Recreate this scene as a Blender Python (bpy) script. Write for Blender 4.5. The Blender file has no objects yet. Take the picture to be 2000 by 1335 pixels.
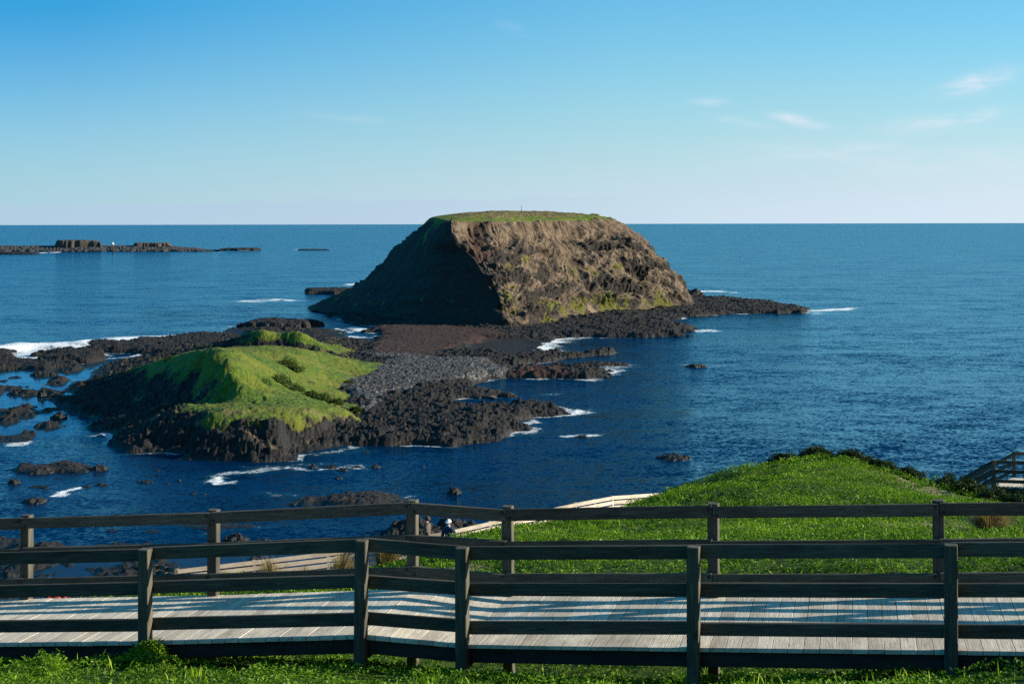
import bpy, math, random
import numpy as np
from mathutils import Vector, Matrix
from math import radians

C = bpy.context.scene.collection
SC = bpy.context.scene
rng = np.random.default_rng(7)
random.seed(7)

# ------------------------------------------------------------------ camera, world, sun, exposure
F = 2777.8          # focal length in pixels of a 2000 px wide frame
HOR = 437.0         # horizon row
ROLL = 0.002
EYE = 30.0          # camera height above the sea
cam = bpy.data.cameras.new('camera')
cam.sensor_width = 36; cam.lens = 50
cam.shift_y = -(667.5 - HOR) / 2000
cam.clip_start = 0.1; cam.clip_end = 200000
co = bpy.data.objects.new('camera', cam); C.objects.link(co)
co.location = (0, 0, EYE); co.rotation_euler = (radians(90), math.atan(ROLL), 0)
SC.camera = co

SUN_EL = radians(18)
SUN_AZ = radians(91.5)      # measured from the viewing direction towards the right
sd = Vector((math.sin(SUN_AZ)*math.cos(SUN_EL), math.cos(SUN_AZ)*math.cos(SUN_EL), math.sin(SUN_EL)))
w = bpy.data.worlds.new('World'); SC.world = w; w.use_nodes = True
nt = w.node_tree; nt.nodes.clear()
def wn(t, **k):
    n = nt.nodes.new(t)
    for a, b in k.items(): setattr(n, a, b)
    return n
sky = wn('ShaderNodeTexSky', sky_type='NISHITA', sun_disc=False, sun_elevation=SUN_EL, sun_rotation=SUN_AZ,
         air_density=1.2, dust_density=0.2, ozone_density=1.5, altitude=0)
bg = wn('ShaderNodeBackground'); bg.inputs['Strength'].default_value = 0.0755
out = wn('ShaderNodeOutputWorld')
tint = wn('ShaderNodeMix', data_type='RGBA', blend_type='MULTIPLY'); tint.inputs[0].default_value = 1.0
tb = wn('ShaderNodeMapRange', interpolation_type='SMOOTHSTEP'); tb.inputs[1].default_value = .15; tb.inputs[2].default_value = -.35
tcb = wn('ShaderNodeTexCoord'); spb = wn('ShaderNodeSeparateXYZ'); nt.links.new(tcb.outputs['Generated'], spb.inputs[0]); nt.links.new(spb.outputs[1], tb.inputs[0])
tm = wn('ShaderNodeMix', data_type='RGBA'); tm.inputs[6].default_value = (0.26, 0.86, 1.30, 1); tm.inputs[7].default_value = (0.55, 0.66, 0.74, 1); nt.links.new(tb.outputs[0], tm.inputs[0]); nt.links.new(tm.outputs[2], tint.inputs[7])
zs = wn('ShaderNodeMapRange', interpolation_type='SMOOTHSTEP'); zs.inputs[1].default_value = .17; zs.inputs[2].default_value = .5; zs.inputs[3].default_value = 0.0; zs.inputs[4].default_value = 1.0
tcz = wn('ShaderNodeTexCoord'); spz = wn('ShaderNodeSeparateXYZ'); nt.links.new(tcz.outputs['Generated'], spz.inputs[0]); nt.links.new(spz.outputs[2], zs.inputs[0])
zd = wn('ShaderNodeMix', data_type='RGBA', blend_type='MULTIPLY'); zd.inputs[0].default_value = 1.0
nt.links.new(sky.outputs[0], zd.inputs[6]); zc = wn('ShaderNodeMix', data_type='RGBA'); zc.inputs[6].default_value = (1, 1, 1, 1); zc.inputs[7].default_value = (1.05, .38, .26, 1); nt.links.new(zs.outputs[0], zc.inputs[0]); nt.links.new(zc.outputs[2], zd.inputs[7]); nt.links.new(zd.outputs[2], tint.inputs[6])
# thin clouds: streaks placed by direction in the sky, broken up by noise
tc = wn('ShaderNodeTexCoord'); sep = wn('ShaderNodeSeparateXYZ'); nt.links.new(tc.outputs['Generated'], sep.inputs[0])
def wm(op, a, b=None, c=None, clamp=False):
    n = wn('ShaderNodeMath', operation=op, use_clamp=clamp)
    for i, v in enumerate((a, b, c)):
        if v is None: continue
        if isinstance(v, (int, float)): n.inputs[i].default_value = v
        else: nt.links.new(v, n.inputs[i])
    return n.outputs[0]
ysafe = wm('MAXIMUM', sep.outputs[1], 0.05)
U = wm('DIVIDE', sep.outputs[0], ysafe); V = wm('DIVIDE', sep.outputs[2], ysafe)
comb = wn('ShaderNodeCombineXYZ'); nt.links.new(U, comb.inputs[0]); nt.links.new(V, comb.inputs[1])
mp = wn('ShaderNodeMapping'); mp.inputs['Scale'].default_value = (16, 60, 1); mp.inputs['Rotation'].default_value = (0, 0, 0.22)
nt.links.new(comb.outputs[0], mp.inputs[0])
cn = wn('ShaderNodeTexNoise'); cn.inputs['Scale'].default_value = 1.6; cn.inputs['Detail'].default_value = 6; cn.inputs['Roughness'].default_value = 0.62
cn.inputs['Distortion'].default_value = 0.5
nt.links.new(mp.outputs[0], cn.inputs[0])
cloud = None
for (px, py, rx, ry, rot, amp) in [(1912, 163, 62, 17, 0.22, .8), (1560, 236, 52, 10, -0.2, .6), (1805, 245, 75, 15, 0.1, .5), (1915, 230, 40, 12, 0.2, .45),
                              (1383, 200, 32, 8, 0.0, .32), (1690, 290, 60, 14, 0.0, .4), (1003, 57, 26, 9, -.3, .22), (1440, 238, 60, 8, -.15, .25),
                              (690, 232, 70, 8, -.1, .14), (1600, 300, 160, 22, 0, .25), (1850, 320, 200, 26, 0, .25)]:
    u0 = (px-1000)/F; v0 = (HOR-py)/F
    du = wm('SUBTRACT', U, u0); dv = wm('SUBTRACT', V, v0)
    c_, s_ = math.cos(rot), math.sin(rot)
    a = wm('MULTIPLY_ADD', dv, s_, wm('MULTIPLY', du, c_)); b = wm('MULTIPLY_ADD', du, -s_, wm('MULTIPLY', dv, c_))
    a = wm('MULTIPLY', a, F/rx); b = wm('MULTIPLY', b, F/ry)
    r2 = wm('ADD', wm('MULTIPLY', a, a), wm('MULTIPLY', b, b))
    g = wm('MULTIPLY', wm('POWER', 2.718, wm('MULTIPLY', r2, -1.0)), amp*1.35, clamp=True)
    cloud = g if cloud is None else wm('MAXIMUM', cloud, g)
nz = wm('MULTIPLY', wm('SUBTRACT', cn.outputs[0], 0.33), 3.0, clamp=True)
cloud = wm('MULTIPLY', cloud, nz)
# low bank of pale cloud lying on the horizon, bumpy upper edge, fading out to the right
cb = wn('ShaderNodeTexNoise'); cb.noise_dimensions = '1D'; cb.inputs['Scale'].default_value = 26; cb.inputs['Detail'].default_value = 7; cb.inputs['Roughness'].default_value = .6
nt.links.new(U, cb.inputs['W'])
top = wm('MULTIPLY_ADD', wm('SUBTRACT', cb.outputs[0], 0.5), 0.016, wm('MULTIPLY_ADD', U, 0.012, 0.0185))
bank = wm('MULTIPLY', wm('SUBTRACT', top, V), 900.0, clamp=True)
bank = wm('MULTIPLY', bank, wm('MULTIPLY', wm('SUBTRACT', 0.12, U), 4.0, clamp=True))
bank = wm('MULTIPLY', bank, 0.5)
# pale sea air along the horizon, whiter towards the sun side
air = wm('POWER', 2.718, wm('MULTIPLY', wm('POWER', wm('MULTIPLY', wm('ABSOLUTE', V), 10.8), 1.5), -1.0))
air = wm('MULTIPLY', air, wm('MULTIPLY_ADD', U, 0.4, 0.92), clamp=True)
def wmix(fac, a, colr):
    n = wn('ShaderNodeMix', data_type='RGBA'); nt.links.new(fac, n.inputs[0]); nt.links.new(a, n.inputs[6]); n.inputs[7].default_value = colr; return n.outputs[2]
deepf = wm('MULTIPLY', wm('MULTIPLY', wm('SUBTRACT', 0.08, U), 2.6, clamp=True), wm('MULTIPLY', V, 6.6, clamp=True), clamp=True)
deep_ = wmix(deepf, tint.outputs[2], (0.0, 2.35, 5.0, 1))
aircol = wn('ShaderNodeMix', data_type='RGBA'); nt.links.new(wm('MULTIPLY_ADD', U, 1.4, 0.5, clamp=True), aircol.inputs[0]); aircol.inputs[6].default_value = (3.35, 4.45, 5.55, 1); aircol.inputs[7].default_value = (4.75, 5.6, 6.35, 1)
am = wn('ShaderNodeMix', data_type='RGBA'); nt.links.new(air, am.inputs[0]); nt.links.new(deep_, am.inputs[6]); nt.links.new(aircol.outputs[2], am.inputs[7]); skyc = am.outputs[2]
skyc = wmix(bank, skyc, (3.2, 4.2, 5.5, 1))
skyc = wmix(cloud, skyc, (5.6, 5.9, 6.6, 1))
nt.links.new(skyc, bg.inputs[0]); nt.links.new(bg.outputs[0], out.inputs[0])

sl = bpy.data.lights.new('sun', 'SUN'); sl.energy = 5.0; sl.angle = radians(0.53); sl.color = (1.0, 0.90, 0.75)
so = bpy.data.objects.new('sun', sl); C.objects.link(so); so.location = (60, 0, 90)
so.rotation_euler = sd.to_track_quat('Z', 'Y').to_euler()
SC.view_settings.view_transform = 'Standard'; SC.view_settings.look = 'None'
SC.view_settings.exposure = 0.93; SC.view_settings.gamma = 1.0
try:
    SC.cycles.use_denoising = False
    SC.cycles.max_bounces = 6; SC.cycles.diffuse_bounces = 2; SC.cycles.glossy_bounces = 3
except Exception: pass

# ------------------------------------------------------------------ helpers
def P(px, py, Y):
    "world point seen at pixel (px, py) of the photograph at depth Y"
    return np.array([(px-1000)/F*Y, Y, EYE - (py-HOR+ROLL*(px-1000))/F*Y])
def G(px, py, z=0.0):
    Y = (EYE-z)*F/(py-HOR+ROLL*(px-1000)); return np.array([(px-1000)/F*Y, Y, z])

def h32(ix, iy, iz=0, seed=0):
    with np.errstate(over='ignore'):
        h = (np.asarray(ix).astype(np.int64).astype(np.uint32)*np.uint32(374761393) + np.asarray(iy).astype(np.int64).astype(np.uint32)*np.uint32(668265263)
             + np.asarray(iz).astype(np.int64).astype(np.uint32)*np.uint32(2147483647-58) + np.uint32((seed*974711+12345) % (2**32)))
        h = (h ^ (h >> np.uint32(13)))*np.uint32(1274126177); h = (h ^ (h >> np.uint32(16)))*np.uint32(2246822519)
        return (h ^ (h >> np.uint32(15))).astype(np.float64)/4294967296.0
def gn2(x, y, seed=0):
    x0 = np.floor(x); y0 = np.floor(y); fx = x-x0; fy = y-y0
    u = fx*fx*fx*(fx*(fx*6-15)+10); v = fy*fy*fy*(fy*(fy*6-15)+10)
    def g(i, j):
        a = h32(x0+i, y0+j, 0, seed)*2*np.pi
        return np.cos(a)*(fx-i)+np.sin(a)*(fy-j)
    a = g(0,0)*(1-u)+g(1,0)*u; b = g(0,1)*(1-u)+g(1,1)*u
    return (a*(1-v)+b*v)*1.5
def vn3(x, y, z, seed=0):
    x0 = np.floor(x); y0 = np.floor(y); z0 = np.floor(z); fx = x-x0; fy = y-y0; fz = z-z0
    u = fx*fx*(3-2*fx); v = fy*fy*(3-2*fy); t = fz*fz*(3-2*fz); r = 0
    for i in (0,1):
        for j in (0,1):
            for k in (0,1):
                r = r + h32(x0+i, y0+j, z0+k, seed)*(u if i else 1-u)*(v if j else 1-v)*(t if k else 1-t)
    return r*2-1
def fbm2(x, y, o=4, seed=0, g=.5):
    r = 0; a = 1; n = 0
    for i in range(o): r = r+a*gn2(x, y, seed+i*17); n += a; a *= g; x = x*2.03+3.1; y = y*2.03-1.7
    return r/n*1.4
def fbm3(x, y, z, o=4, seed=0, g=.5):
    r = 0; a = 1; n = 0
    for i in range(o): r = r+a*vn3(x, y, z, seed+i*17); n += a; a *= g; x = x*2.03+3.1; y = y*2.03-1.7; z = z*2.03+.7
    return r/n*1.5
def worley2(x, y, seed=0):
    x0 = np.floor(x); y0 = np.floor(y); f1 = np.full(np.shape(x), 9.0); f2 = f1.copy(); idr = np.zeros(np.shape(x))
    for i in (-1,0,1):
        for j in (-1,0,1):
            cx = x0+i; cy = y0+j
            dx = cx+h32(cx, cy, 1, seed)-x; dy = cy+h32(cx, cy, 2, seed)-y
            d = np.sqrt(dx*dx+dy*dy); m = d < f1
            f2 = np.where(m, f1, np.minimum(f2, d)); idr = np.where(m, h32(cx, cy, 3, seed), idr); f1 = np.where(m, d, f1)
    return f1, f2, idr
def worley3(x, y, z, seed=0):
    x0 = np.floor(x); y0 = np.floor(y); z0 = np.floor(z); f1 = np.full(np.shape(x), 9.0); f2 = f1.copy(); idr = np.zeros(np.shape(x))
    for i in (-1,0,1):
        for j in (-1,0,1):
            for k in (-1,0,1):
                cx = x0+i; cy = y0+j; cz = z0+k
                dx = cx+h32(cx, cy, cz+71, seed)-x; dy = cy+h32(cx, cy, cz+172, seed)-y; dz = cz+h32(cx, cy, cz+533, seed)-z
                d = np.sqrt(dx*dx+dy*dy+dz*dz); m = d < f1
                f2 = np.where(m, f1, np.minimum(f2, d)); idr = np.where(m, h32(cx, cy, cz+917, seed), idr); f1 = np.where(m, d, f1)
    return f1, f2, idr
def boulders(x, y, size, seed):
    "0..1 relief of packed angular boulders"
    x = x+fbm2(x/size*.9, y/size*.9, 2, seed+5)*size*.45; y = y+fbm2(x/size*.9+7, y/size*.9, 2, seed+6)*size*.45
    f1, f2, r = worley2(x/size, y/size, seed)
    return np.clip((f2-f1)*1.35, 0, 1)**.9*(0.25+0.75*r*r)
def sdf(x, y, poly):
    "signed distance to a closed polygon in plan, positive inside"
    p = np.asarray(poly)[:, :2]; d = np.full(x.shape, 1e9); ins = np.zeros(x.shape, bool)
    for i in range(len(p)):
        a = p[i]; b = p[(i+1) % len(p)]; e = b-a; l = e@e+1e-12
        t = np.clip(((x-a[0])*e[0]+(y-a[1])*e[1])/l, 0, 1)
        d = np.minimum(d, (x-a[0]-t*e[0])**2+(y-a[1]-t*e[1])**2)
        if abs(e[1]) > 1e-12:
            c = ((a[1] > y) != (b[1] > y)) & (x < (b[0]-a[0])*(y-a[1])/(b[1]-a[1])+a[0]); ins ^= c
    d = np.sqrt(d); return np.where(ins, d, -d)
def dline(x, y, pts):
    p = np.asarray(pts)[:, :2]; d = np.full(x.shape, 1e18)
    for i in range(len(p)-1):
        a = p[i]; e = p[i+1]-a; l = e@e+1e-12
        t = np.clip(((x-a[0])*e[0]+(y-a[1])*e[1])/l, 0, 1)
        d = np.minimum(d, (x-a[0]-t*e[0])**2+(y-a[1]-t*e[1])**2)
    return np.sqrt(d)
class RBF:
    def __init__(s, xy, vals, sc=1.0, smooth=0.0):
        s.xy = np.asarray(xy, float)/sc; s.sc = sc; v = np.asarray(vals, float)
        n = len(s.xy); K = s.k(s.xy, s.xy)+np.eye(n)*smooth
        Pm = np.c_[np.ones(n), s.xy]; A = np.zeros((n+3, n+3)); A[:n,:n] = K; A[:n,n:] = Pm; A[n:,:n] = Pm.T
        b = np.zeros((n+3,)+v.shape[1:]); b[:n] = v; s.w = np.linalg.solve(A, b)
    def k(s, a, b): return -(((a[:,None,:]-b[None,:,:])**2).sum(-1)+1e-6)**.7
    def __call__(s, x, y):
        sh = x.shape; q = np.c_[x.ravel(), y.ravel()]/s.sc; n = len(s.xy); res = []
        for i in range(0, len(q), 60000):
            c = q[i:i+60000]; res.append(s.k(c, s.xy)@s.w[:n]+np.c_[np.ones(len(c)), c]@s.w[n:])
        r = np.concatenate(res); return r.reshape(sh+r.shape[1:])
def sstep(a, b, x):
    t = np.clip((x-a)/(b-a), 0, 1); return t*t*(3-2*t)

def mesh(name, V, Fq, mats=(), attrs=None, smooth=True, parent=None, fmat=None, uv=None, loc=None):
    V = np.asarray(V, np.float32); Fq = np.asarray(Fq, np.int32); k = Fq.shape[1]
    me = bpy.data.meshes.new(name)
    me.vertices.add(len(V)); me.vertices.foreach_set('co', V.ravel())
    me.loops.add(Fq.size); me.loops.foreach_set('vertex_index', Fq.ravel())
    me.polygons.add(len(Fq)); me.polygons.foreach_set('loop_start', np.arange(len(Fq), dtype=np.int32)*k)
    try: me.polygons.foreach_set('loop_total', np.full(len(Fq), k, np.int32))
    except Exception: pass
    for m in (mats if isinstance(mats, (list, tuple)) else [mats]): me.materials.append(m)
    if fmat is not None: me.polygons.foreach_set('material_index', np.asarray(fmat, np.int32))
    me.update(calc_edges=True)
    me.polygons.foreach_set('use_smooth', np.full(len(Fq), smooth))
    for an, av in (attrs or {}).items():
        av = np.asarray(av, np.float32)
        if av.ndim == 1:
            a = me.attributes.new(an, 'FLOAT', 'POINT'); a.data.foreach_set('value', av)
        else:
            if av.shape[1] == 3: av = np.c_[av, np.ones(len(av))].astype(np.float32)
            a = me.attributes.new(an, 'FLOAT_COLOR', 'POINT'); a.data.foreach_set('color', av.ravel())
    if uv is not None:
        l = me.uv_layers.new(name='UVMap'); l.data.foreach_set('uv', np.asarray(uv, np.float32).ravel())
    o = bpy.data.objects.new(name, me); C.objects.link(o)
    if parent is not None: o.parent = parent
    if loc is not None: o.location = loc
    return o
def gridf(nr, nc, wrap=False):
    i = np.arange(nr-1)[:,None]*nc; j = np.arange(nc if wrap else nc-1)[None,:]; j2 = (j+1) % nc
    return np.stack([i+j, i+j2, i+nc+j2, i+nc+j], -1).reshape(-1, 4)
def keep_faces(V, Fq, mask_v, attrs):
    f = Fq[mask_v[Fq].any(1)]; used = np.zeros(len(V), bool); used[f] = True
    idx = np.cumsum(used)-1
    return V[used], idx[f], {k: v[used] for k, v in attrs.items()}
def tag(o, label=None, cat=None, group=None, kind=None):
    if label: o['label'] = label
    if cat: o['category'] = cat
    if group: o['group'] = group
    if kind: o['kind'] = kind
    return o
def empty(name, loc, label, cat, group=None):
    o = bpy.data.objects.new(name, None); C.objects.link(o); o.location = loc; o.empty_display_size = .2
    return tag(o, label, cat, group)
class MB:
    "collects boxes with their own along-the-grain coordinates into one mesh"
    def __init__(s): s.v = []; s.f = []; s.uv = []; s.n = 0; s.t = []
    def box(s, M, size, bev=.006, jit=0.0, taper=None):
        lx, ly, lz = size; b = min(bev, lx*.3, ly*.3, lz*.3)
        # bevelled box: 24 verts (3 per corner)
        vs = []
        for sx in (-1,1):
            for sy in (-1,1):
                for sz in (-1,1):
                    c = np.array([sx*lx/2, sy*ly/2, sz*lz/2])
                    if jit: c = c+rng.normal(0, jit, 3)
                    for ax in range(3):
                        q = c-np.array([sx, sy, sz])*b; q[ax] = c[ax]; vs.append(q)
        vs = np.array(vs); I = lambda sx, sy, sz, ax: ((sx*2+sy)*2+sz)*3+ax
        q = []
        for ax in range(3):
            o = [a for a in range(3) if a != ax]
            for sgn in (0,1):
                r = []
                for (p1, p2) in ((0,0),(1,0),(1,1),(0,1)):
                    k = [0,0,0]; k[ax] = sgn; k[o[0]] = p1; k[o[1]] = p2; r.append(I(k[0], k[1], k[2], ax))
                flip = (sgn == 0) ^ (ax == 1)
                q.append(r[::-1] if flip else r)
        for ax in range(3):      # edge along ax
            o = [a for a in range(3) if a != ax]
            for p1 in (0,1):
                for p2 in (0,1):
                    k0 = [0,0,0]; k0[o[0]] = p1; k0[o[1]] = p2; k1 = list(k0); k1[ax] = 1
                    q.append([I(*k0, o[0]), I(*k1, o[0]), I(*k1, o[1]), I(*k0, o[1])])
        for sx in (0,1):
            for sy in (0,1):
                for sz in (0,1):
                    q.append([I(sx,sy,sz,0), I(sx,sy,sz,1), I(sx,sy,sz,2), I(sx,sy,sz,2)])
        ru, rv = rng.random(2)*50
        long = int(np.argmax(size)); oth = [a for a in range(3) if a != long]
        uvv = np.c_[vs[:, long]+ru, vs[:, oth[0]]*1.0+vs[:, oth[1]]*1.13+rv]
        M = np.array(M); vw = vs@M[:3,:3].T+M[:3,3]
        for a in q:
            if a[2] == a[3]: a = [a[0], a[1], a[2]]
            P3 = vs[a]; nrm = np.cross(P3[1]-P3[0], P3[2]-P3[0])
            if nrm@P3.mean(0) < 0: a = a[::-1]
            s.f.append([i+s.n for i in a]); s.uv += [tuple(uvv[i]) for i in a]
        s.v += [tuple(x) for x in vw]; s.n += len(vs); s.t += [rng.random()]*len(vs); return s
    def build(s, name, mat, parent=None, smooth=False):
        me = bpy.data.meshes.new(name); me.from_pydata(s.v, [], s.f); me.materials.append(mat)
        l = me.uv_layers.new(name='UVMap'); l.data.foreach_set('uv', np.array(s.uv, np.float32).ravel())
        at = me.attributes.new('tint', 'FLOAT', 'POINT'); at.data.foreach_set('value', np.array(s.t, np.float32))
        me.update(); o = bpy.data.objects.new(name, me); C.objects.link(o)
        if parent is not None:
            o.parent = parent; bpy_inv(o, parent)
        return o
def bpy_inv(o, parent):
    "keep world placement: child meshes are written in world coordinates"
    o.matrix_parent_inverse = Matrix.Translation(-Vector(parent.location))
def beam(a, b, wid, hgt, up=(0,0,1)):
    "matrix+size of a straight board from a to b, hgt along up"
    a = Vector(a); b = Vector(b); x = (b-a); L = x.length; x.normalize()
    y = Vector(up).cross(x).normalized(); z = x.cross(y)
    M = Matrix((( x.x, y.x, z.x, (a.x+b.x)/2), (x.y, y.y, z.y, (a.y+b.y)/2), (x.z, y.z, z.z, (a.z+b.z)/2), (0,0,0,1)))
    return M, (L, wid, hgt)

# ------------------------------------------------------------------ materials
class MT:
    def __init__(s, name):
        s.m = bpy.data.materials.new(name); s.m.use_nodes = True; s.t = s.m.node_tree; s.t.nodes.clear()
        s.out = s.n('ShaderNodeOutputMaterial'); s.b = s.n('ShaderNodeBsdfPrincipled'); s.l(s.b.outputs[0], s.out.inputs[0])
    def n(s, t, **k):
        n = s.t.nodes.new(t)
        for a, b in k.items(): setattr(n, a, b)
        return n
    def l(s, a, b): s.t.links.new(a, b)
    def attr(s, name): return s.n('ShaderNodeAttribute', attribute_name=name)
    def pos(s, scale=(1,1,1), src='Object', rot=(0,0,0)):
        tc = s.n('ShaderNodeTexCoord'); mp = s.n('ShaderNodeMapping'); mp.inputs['Scale'].default_value = scale; mp.inputs['Rotation'].default_value = rot
        s.l(tc.outputs[src], mp.inputs[0]); return mp.outputs[0]
    def noise(s, vec, scale, detail=5, rough=.55, dist=0.0):
        n = s.n('ShaderNodeTexNoise'); n.inputs['Scale'].default_value = scale; n.inputs['Detail'].default_value = detail
        n.inputs['Roughness'].default_value = rough; n.inputs['Distortion'].default_value = dist; s.l(vec, n.inputs['Vector']); return n.outputs[0]
    def vor(s, vec, scale, feature='F1'):
        n = s.n('ShaderNodeTexVoronoi', feature=feature); n.inputs['Scale'].default_value = scale; s.l(vec, n.inputs['Vector']); return n
    def math(s, op, a, b=None, c=None, clamp=False):
        n = s.n('ShaderNodeMath', operation=op, use_clamp=clamp)
        for i, v in enumerate((a, b, c)):
            if v is None: continue
            if isinstance(v, (int, float)): n.inputs[i].default_value = v
            else: s.l(v, n.inputs[i])
        return n.outputs[0]
    def ramp(s, fac, stops):
        n = s.n('ShaderNodeValToRGB'); e = n.color_ramp.elements
        while len(e) < len(stops): e.new(0.5)
        for i, (p, c) in enumerate(stops): e[i].position = p; e[i].color = tuple(c)+((1,) if len(c) == 3 else ())
        s.l(fac, n.inputs[0]); return n.outputs[0]
    def mix(s, fac, a, b, mode='MIX'):
        n = s.n('ShaderNodeMix', data_type='RGBA', blend_type=mode)
        for sock, v in ((0, fac), (6, a), (7, b)):
            if isinstance(v, (int, float)): n.inputs[sock].default_value = v
            elif isinstance(v, tuple): n.inputs[sock].default_value = v if len(v) == 4 else v+(1,)
            else: s.l(v, n.inputs[sock])
        return n.outputs[2]
    def bump(s, h, strength=.5, dist=.1, prev=None):
        n = s.n('ShaderNodeBump'); n.inputs['Distance'].default_value = dist
        if isinstance(strength, (int, float)): n.inputs['Strength'].default_value = strength
        else: s.l(strength, n.inputs['Strength'])
        s.l(h, n.inputs['Height'])
        if prev is not None: s.l(prev, n.inputs['Normal'])
        return n.outputs[0]
    def set(s, color=None, rough=None, normal=None, spec=None):
        for k, v in (('Base Color', color), ('Roughness', rough), ('Normal', normal), ('Specular IOR Level', spec)):
            if v is None: continue
            if isinstance(v, (int, float)): s.b.inputs[k].default_value = v
            elif isinstance(v, tuple): s.b.inputs[k].default_value = v if len(v) == 4 else v+(1,)
            else: s.l(v, s.b.inputs[k])
        return s.m
def ground_mat(name, rocky_bump=.35, rk=((.006,.006,.0062), (.017,.0172,.0175), (.052,.051,.049)), rk2=(.032,.031,.029)):
    "shore, islets and cliffs: rock colour by vertex masks (mask: R grass, G pebbles, B red-brown; tone: R tan, G moss, B dry grass)"
    m = MT(name); p = m.pos()
    a = m.attr('mask'); sp = m.n('ShaderNodeSeparateColor'); m.l(a.outputs['Color'], sp.inputs[0])
    a2 = m.attr('tone'); s2 = m.n('ShaderNodeSeparateColor'); m.l(a2.outputs['Color'], s2.inputs[0])
    n1 = m.noise(p, .35, 6, .6); n2 = m.noise(p, 2.2, 5, .65); n3 = m.noise(p, .09, 3, .5); v1 = m.vor(p, 1.6)
    rock = m.ramp(n2, [(.3, rk[0]), (.5, rk[1]), (.7, rk[2])])
    rock = m.mix(m.ramp(v1.outputs['Color'], [(.2, (0,0,0)), (.9, (.5,.5,.5))]), rock, rk2)
    tan = m.ramp(n1, [(.3, (.10,.072,.045)), (.5, (.185,.135,.090)), (.7, (.31,.235,.165))])
    red = m.ramp(n2, [(.3, (.035,.018,.014)), (.7, (.10,.050,.038))])
    v2 = m.vor(p, 2.3)
    peb = m.mix(m.ramp(v2.outputs['Distance'], [(.0, (1,1,1)), (.62, (.1,.1,.1))]), (.02,.02,.02), m.ramp(v2.outputs['Color'], [(.2, (.07,.072,.075)), (.8, (.50,.50,.49))]))
    gn = m.noise(p, 1.1, 6, .7); gl = m.noise(p, .13, 4, .55)
    grass = m.ramp(gn, [(.32, (.028,.064,.006)), (.5, (.094,.172,.0105)), (.68, (.170,.255,.022))])
    grass = m.mix(m.math('MULTIPLY', m.ramp(gl, [(.42, (0,0,0)), (.66, (1,1,1))]), .55), grass, (.27,.24,.028))
    moss = m.ramp(gn, [(.3, (.06,.075,.010)), (.7, (.20,.19,.025))])
    dry = m.ramp(gn, [(.3, (.13,.095,.045)), (.7, (.30,.22,.10))])
    def edged(f, lo=.35, hi=.65, amt=.9):
        return m.math('MULTIPLY', m.math('SUBTRACT', m.math('ADD', f, m.math('MULTIPLY', m.math('SUBTRACT', n1, .5), amt)), lo), 1/(hi-lo), clamp=True)
    c = m.mix(edged(s2.outputs[0]), rock, tan)
    c = m.mix(edged(sp.outputs[2]), c, red)
    c = m.mix(edged(sp.outputs[1], .4, .6, .5), c, peb)
    c = m.mix(edged(s2.outputs[1], .4, .6, 1.3), c, moss)
    c = m.mix(edged(sp.outputs[0], .42, .58, .7), c, grass)
    c = m.mix(m.math('MULTIPLY', edged(s2.outputs[2], .4, .6, 1.0), .8), c, dry)
    # wet dark band at the waterline
    g = m.n('ShaderNodeNewGeometry'); sx = m.n('ShaderNodeSeparateXYZ'); m.l(g.outputs['Position'], sx.inputs[0])
    wet = m.math('SUBTRACT', 1.0, m.math('MULTIPLY', m.math('SUBTRACT', sx.outputs[2], .15), 1.8, clamp=True))
    c = m.mix(m.math('MULTIPLY', wet, .6), c, (.008,.008,.008))
    c = m.mix(1.0, c, (.62, .62, .62, 1), 'MULTIPLY')
    hb = m.math('ADD', m.noise(p, 3.2, 6, .7), m.math('MULTIPLY', m.vor(p, 2.0).outputs['Distance'], .8))
    b = m.bump(hb, rocky_bump, .5)
    r = m.math('SUBTRACT', .92, m.math('MULTIPLY', wet, .35))
    return m.set(c, r, b, .3)
M_shore = ground_mat('shore_rock_and_turf', .45)
def rock_mat():
    m = MT('black_lava_rock'); p = m.pos()
    n = m.noise(p, 1.3, 7, .65); c = m.ramp(n, [(.3, (.006,.0058,.0055)), (.55, (.017,.016,.015)), (.8, (.04,.037,.033))])
    g = m.n('ShaderNodeNewGeometry'); sx = m.n('ShaderNodeSeparateXYZ'); m.l(g.outputs['Position'], sx.inputs[0])
    wet = m.math('SUBTRACT', 1.0, m.math('MULTIPLY', m.math('SUBTRACT', sx.outputs[2], .1), 2.5, clamp=True))
    c = m.mix(m.math('MULTIPLY', wet, .6), c, (.007,.007,.007))
    b = m.bump(m.math('ADD', m.noise(p, 3.5, 6, .7), m.vor(p, 1.8).outputs['Distance']), .5, .35)
    return m.set(c, m.math('SUBTRACT', .85, m.math('MULTIPLY', wet, .4)), b, .35)
M_rock = rock_mat()
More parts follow.
